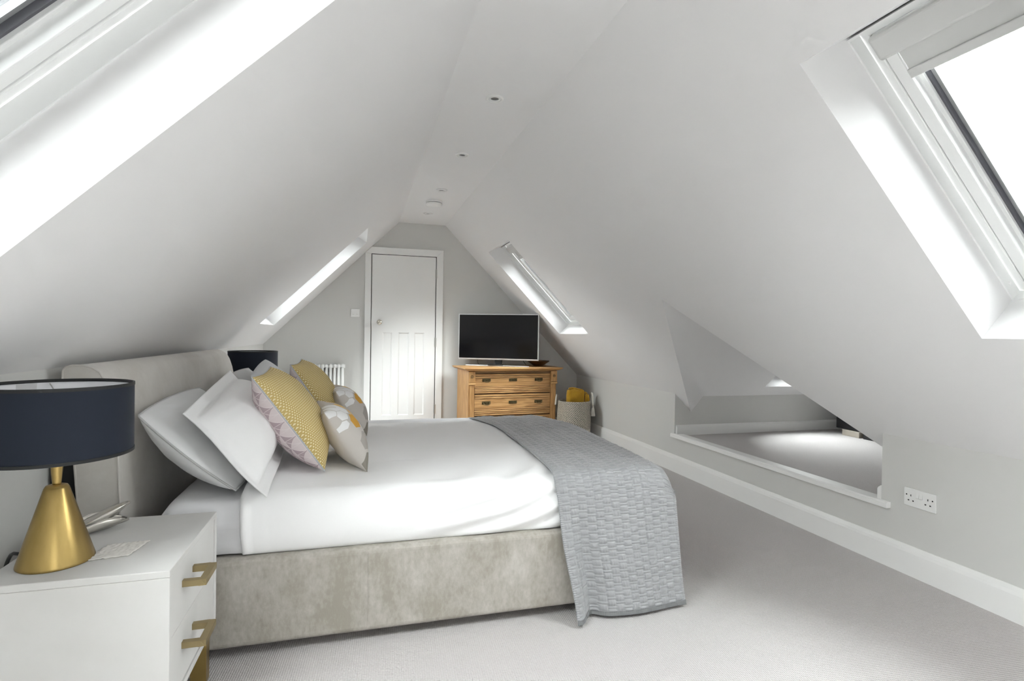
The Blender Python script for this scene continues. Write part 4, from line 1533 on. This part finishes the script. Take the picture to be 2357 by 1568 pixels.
# ------------------------------------------------------------------ light switch and socket
sw = thing('light_switch', 'white double light switch beside the door', 'switch', (-0.041, YB, 1.29))
boxo('plate', (-0.086, 0.004, YB - 0.009, YB, 1.290, 1.378), M_white, sw, bevel=0.003)
for xx in (-0.061, -0.021):
    bm = nb()
    prism(bm, [(xx - 0.010, YB - 0.0092, 1.318), (xx - 0.010, YB - 0.0092, 1.348), (xx - 0.010, YB - 0.014, 1.322)], (0.020, 0, 0))
    obj('rocker', bm, M_white, sw)
sk = thing('wall_socket', 'white double power socket low on the right wall beside the alcove', 'socket', (XR, 1.907, 0.33))
boxo('plate', (XR - 0.009, XR, 1.832, 1.982, 0.330, 0.416), M_white, sk, bevel=0.003)
for s_ in (-1, 1):
    yc = 1.907 + s_ * 0.040
    for (dy, z, w, h) in ((0, 0.383, 0.0035, 0.009), (-0.011, 0.359, 0.007, 0.0055), (0.011, 0.359, 0.007, 0.0055)):
        boxo('slot', (XR - 0.0096, XR - 0.0088, yc + dy - w / 2, yc + dy + w / 2, z - h / 2, z + h / 2), M_hole, sk)
    y2 = 1.907 + s_ * 0.061
    boxo('indicator', (XR - 0.0096, XR - 0.0088, y2 - 0.003, y2 + 0.003, 0.381, 0.387), M_hole, sk)
    y3 = 1.907 + s_ * 0.0085
    bm = nb()
    prism(bm, [(XR - 0.0092, y3 - 0.0075, 0.375), (XR - 0.0092, y3 - 0.0075, 0.402), (XR - 0.0135, y3 - 0.0075, 0.378)], (0, 0.015, 0))
    obj('rocker', bm, M_white, sk)

# ------------------------------------------------------------------ downlights and smoke alarm
for k, y in enumerate((2.7285, 3.648, 4.595, 5.530)):
    x = 0.6625
    lb = ('recessed downlight nearest the camera on the ceiling strip', 'second recessed downlight along the ceiling strip', 'third recessed downlight, just before the smoke alarm', 'farthest recessed downlight, beyond the smoke alarm')[k]
    t = thing('downlight', lb, 'light', (x, y, ZC), group='recessed ceiling downlights')
    bm = nb()
    lathe(bm, [(0.046, 0.0), (0.046, -0.006), (0.043, -0.010), (0.035, -0.010), (0.031, -0.003), (0.031, 0.0)], (x, y, ZC), 40, caps=False)
    obj('bezel', bm, M_white, t, smooth=True)
    bm = nb()
    lathe(bm, [(0.0305, -0.001), (0.030, -0.007), (0.022, -0.0065), (0.0205, -0.0005), (0.0305, -0.001)], (x, y, ZC), 40, caps=False)
    obj('gimbal', bm, M_white, t, smooth=True)
    bm = nb()
    lathe(bm, [(0.0, -0.0009), (0.020, -0.0009), (0.020, -0.0004), (0.0, -0.0004)], (x, y, ZC), 32, caps=False)
    obj('lens', bm, M_lens, t)
x, y = 0.655, 5.02
t = thing('smoke_alarm', 'white round smoke alarm on the ceiling strip', 'smoke alarm', (x, y, ZC))
bm = nb()
lathe(bm, [(0.074, 0.0), (0.074, -0.014), (0.070, -0.016), (0.0, -0.016)], (x, y, ZC), 40, caps=False)
obj('base', bm, M_white, t)
bm = nb()
lathe(bm, [(0.066, -0.016), (0.066, -0.021)], (x, y, ZC), 40, caps=False)
obj('vent', bm, M_gasket, t)
bm = nb()
lathe(bm, [(0.076, -0.021), (0.076, -0.030), (0.066, -0.040), (0.030, -0.045), (0.0, -0.046)], (x, y, ZC), 40, caps=False)
obj('cover', bm, M_white, t, smooth=True)

# ------------------------------------------------------------------ things glimpsed in the alcove
t = thing('storage_unit', 'low black storage unit glimpsed at the end of the alcove', 'cabinet', (4.12, 3.2, ZN))
boxo('body', (4.06, 4.262, 2.60, 3.78, 0.352, 0.62), M_black, t, bevel=0.003)
boxo('leg', (4.07, 4.25, 2.62, 2.70, ZN + 0.0005, 0.3515), M_black, t)
boxo('leg', (4.045, 4.25, 3.36, 3.50, ZN + 0.0005, 0.3515), M_black, t)
boxo('plinth', (4.040, 4.20, 3.535, 3.70, ZN + 0.0005, 0.348), M_beige, t, bevel=0.002)
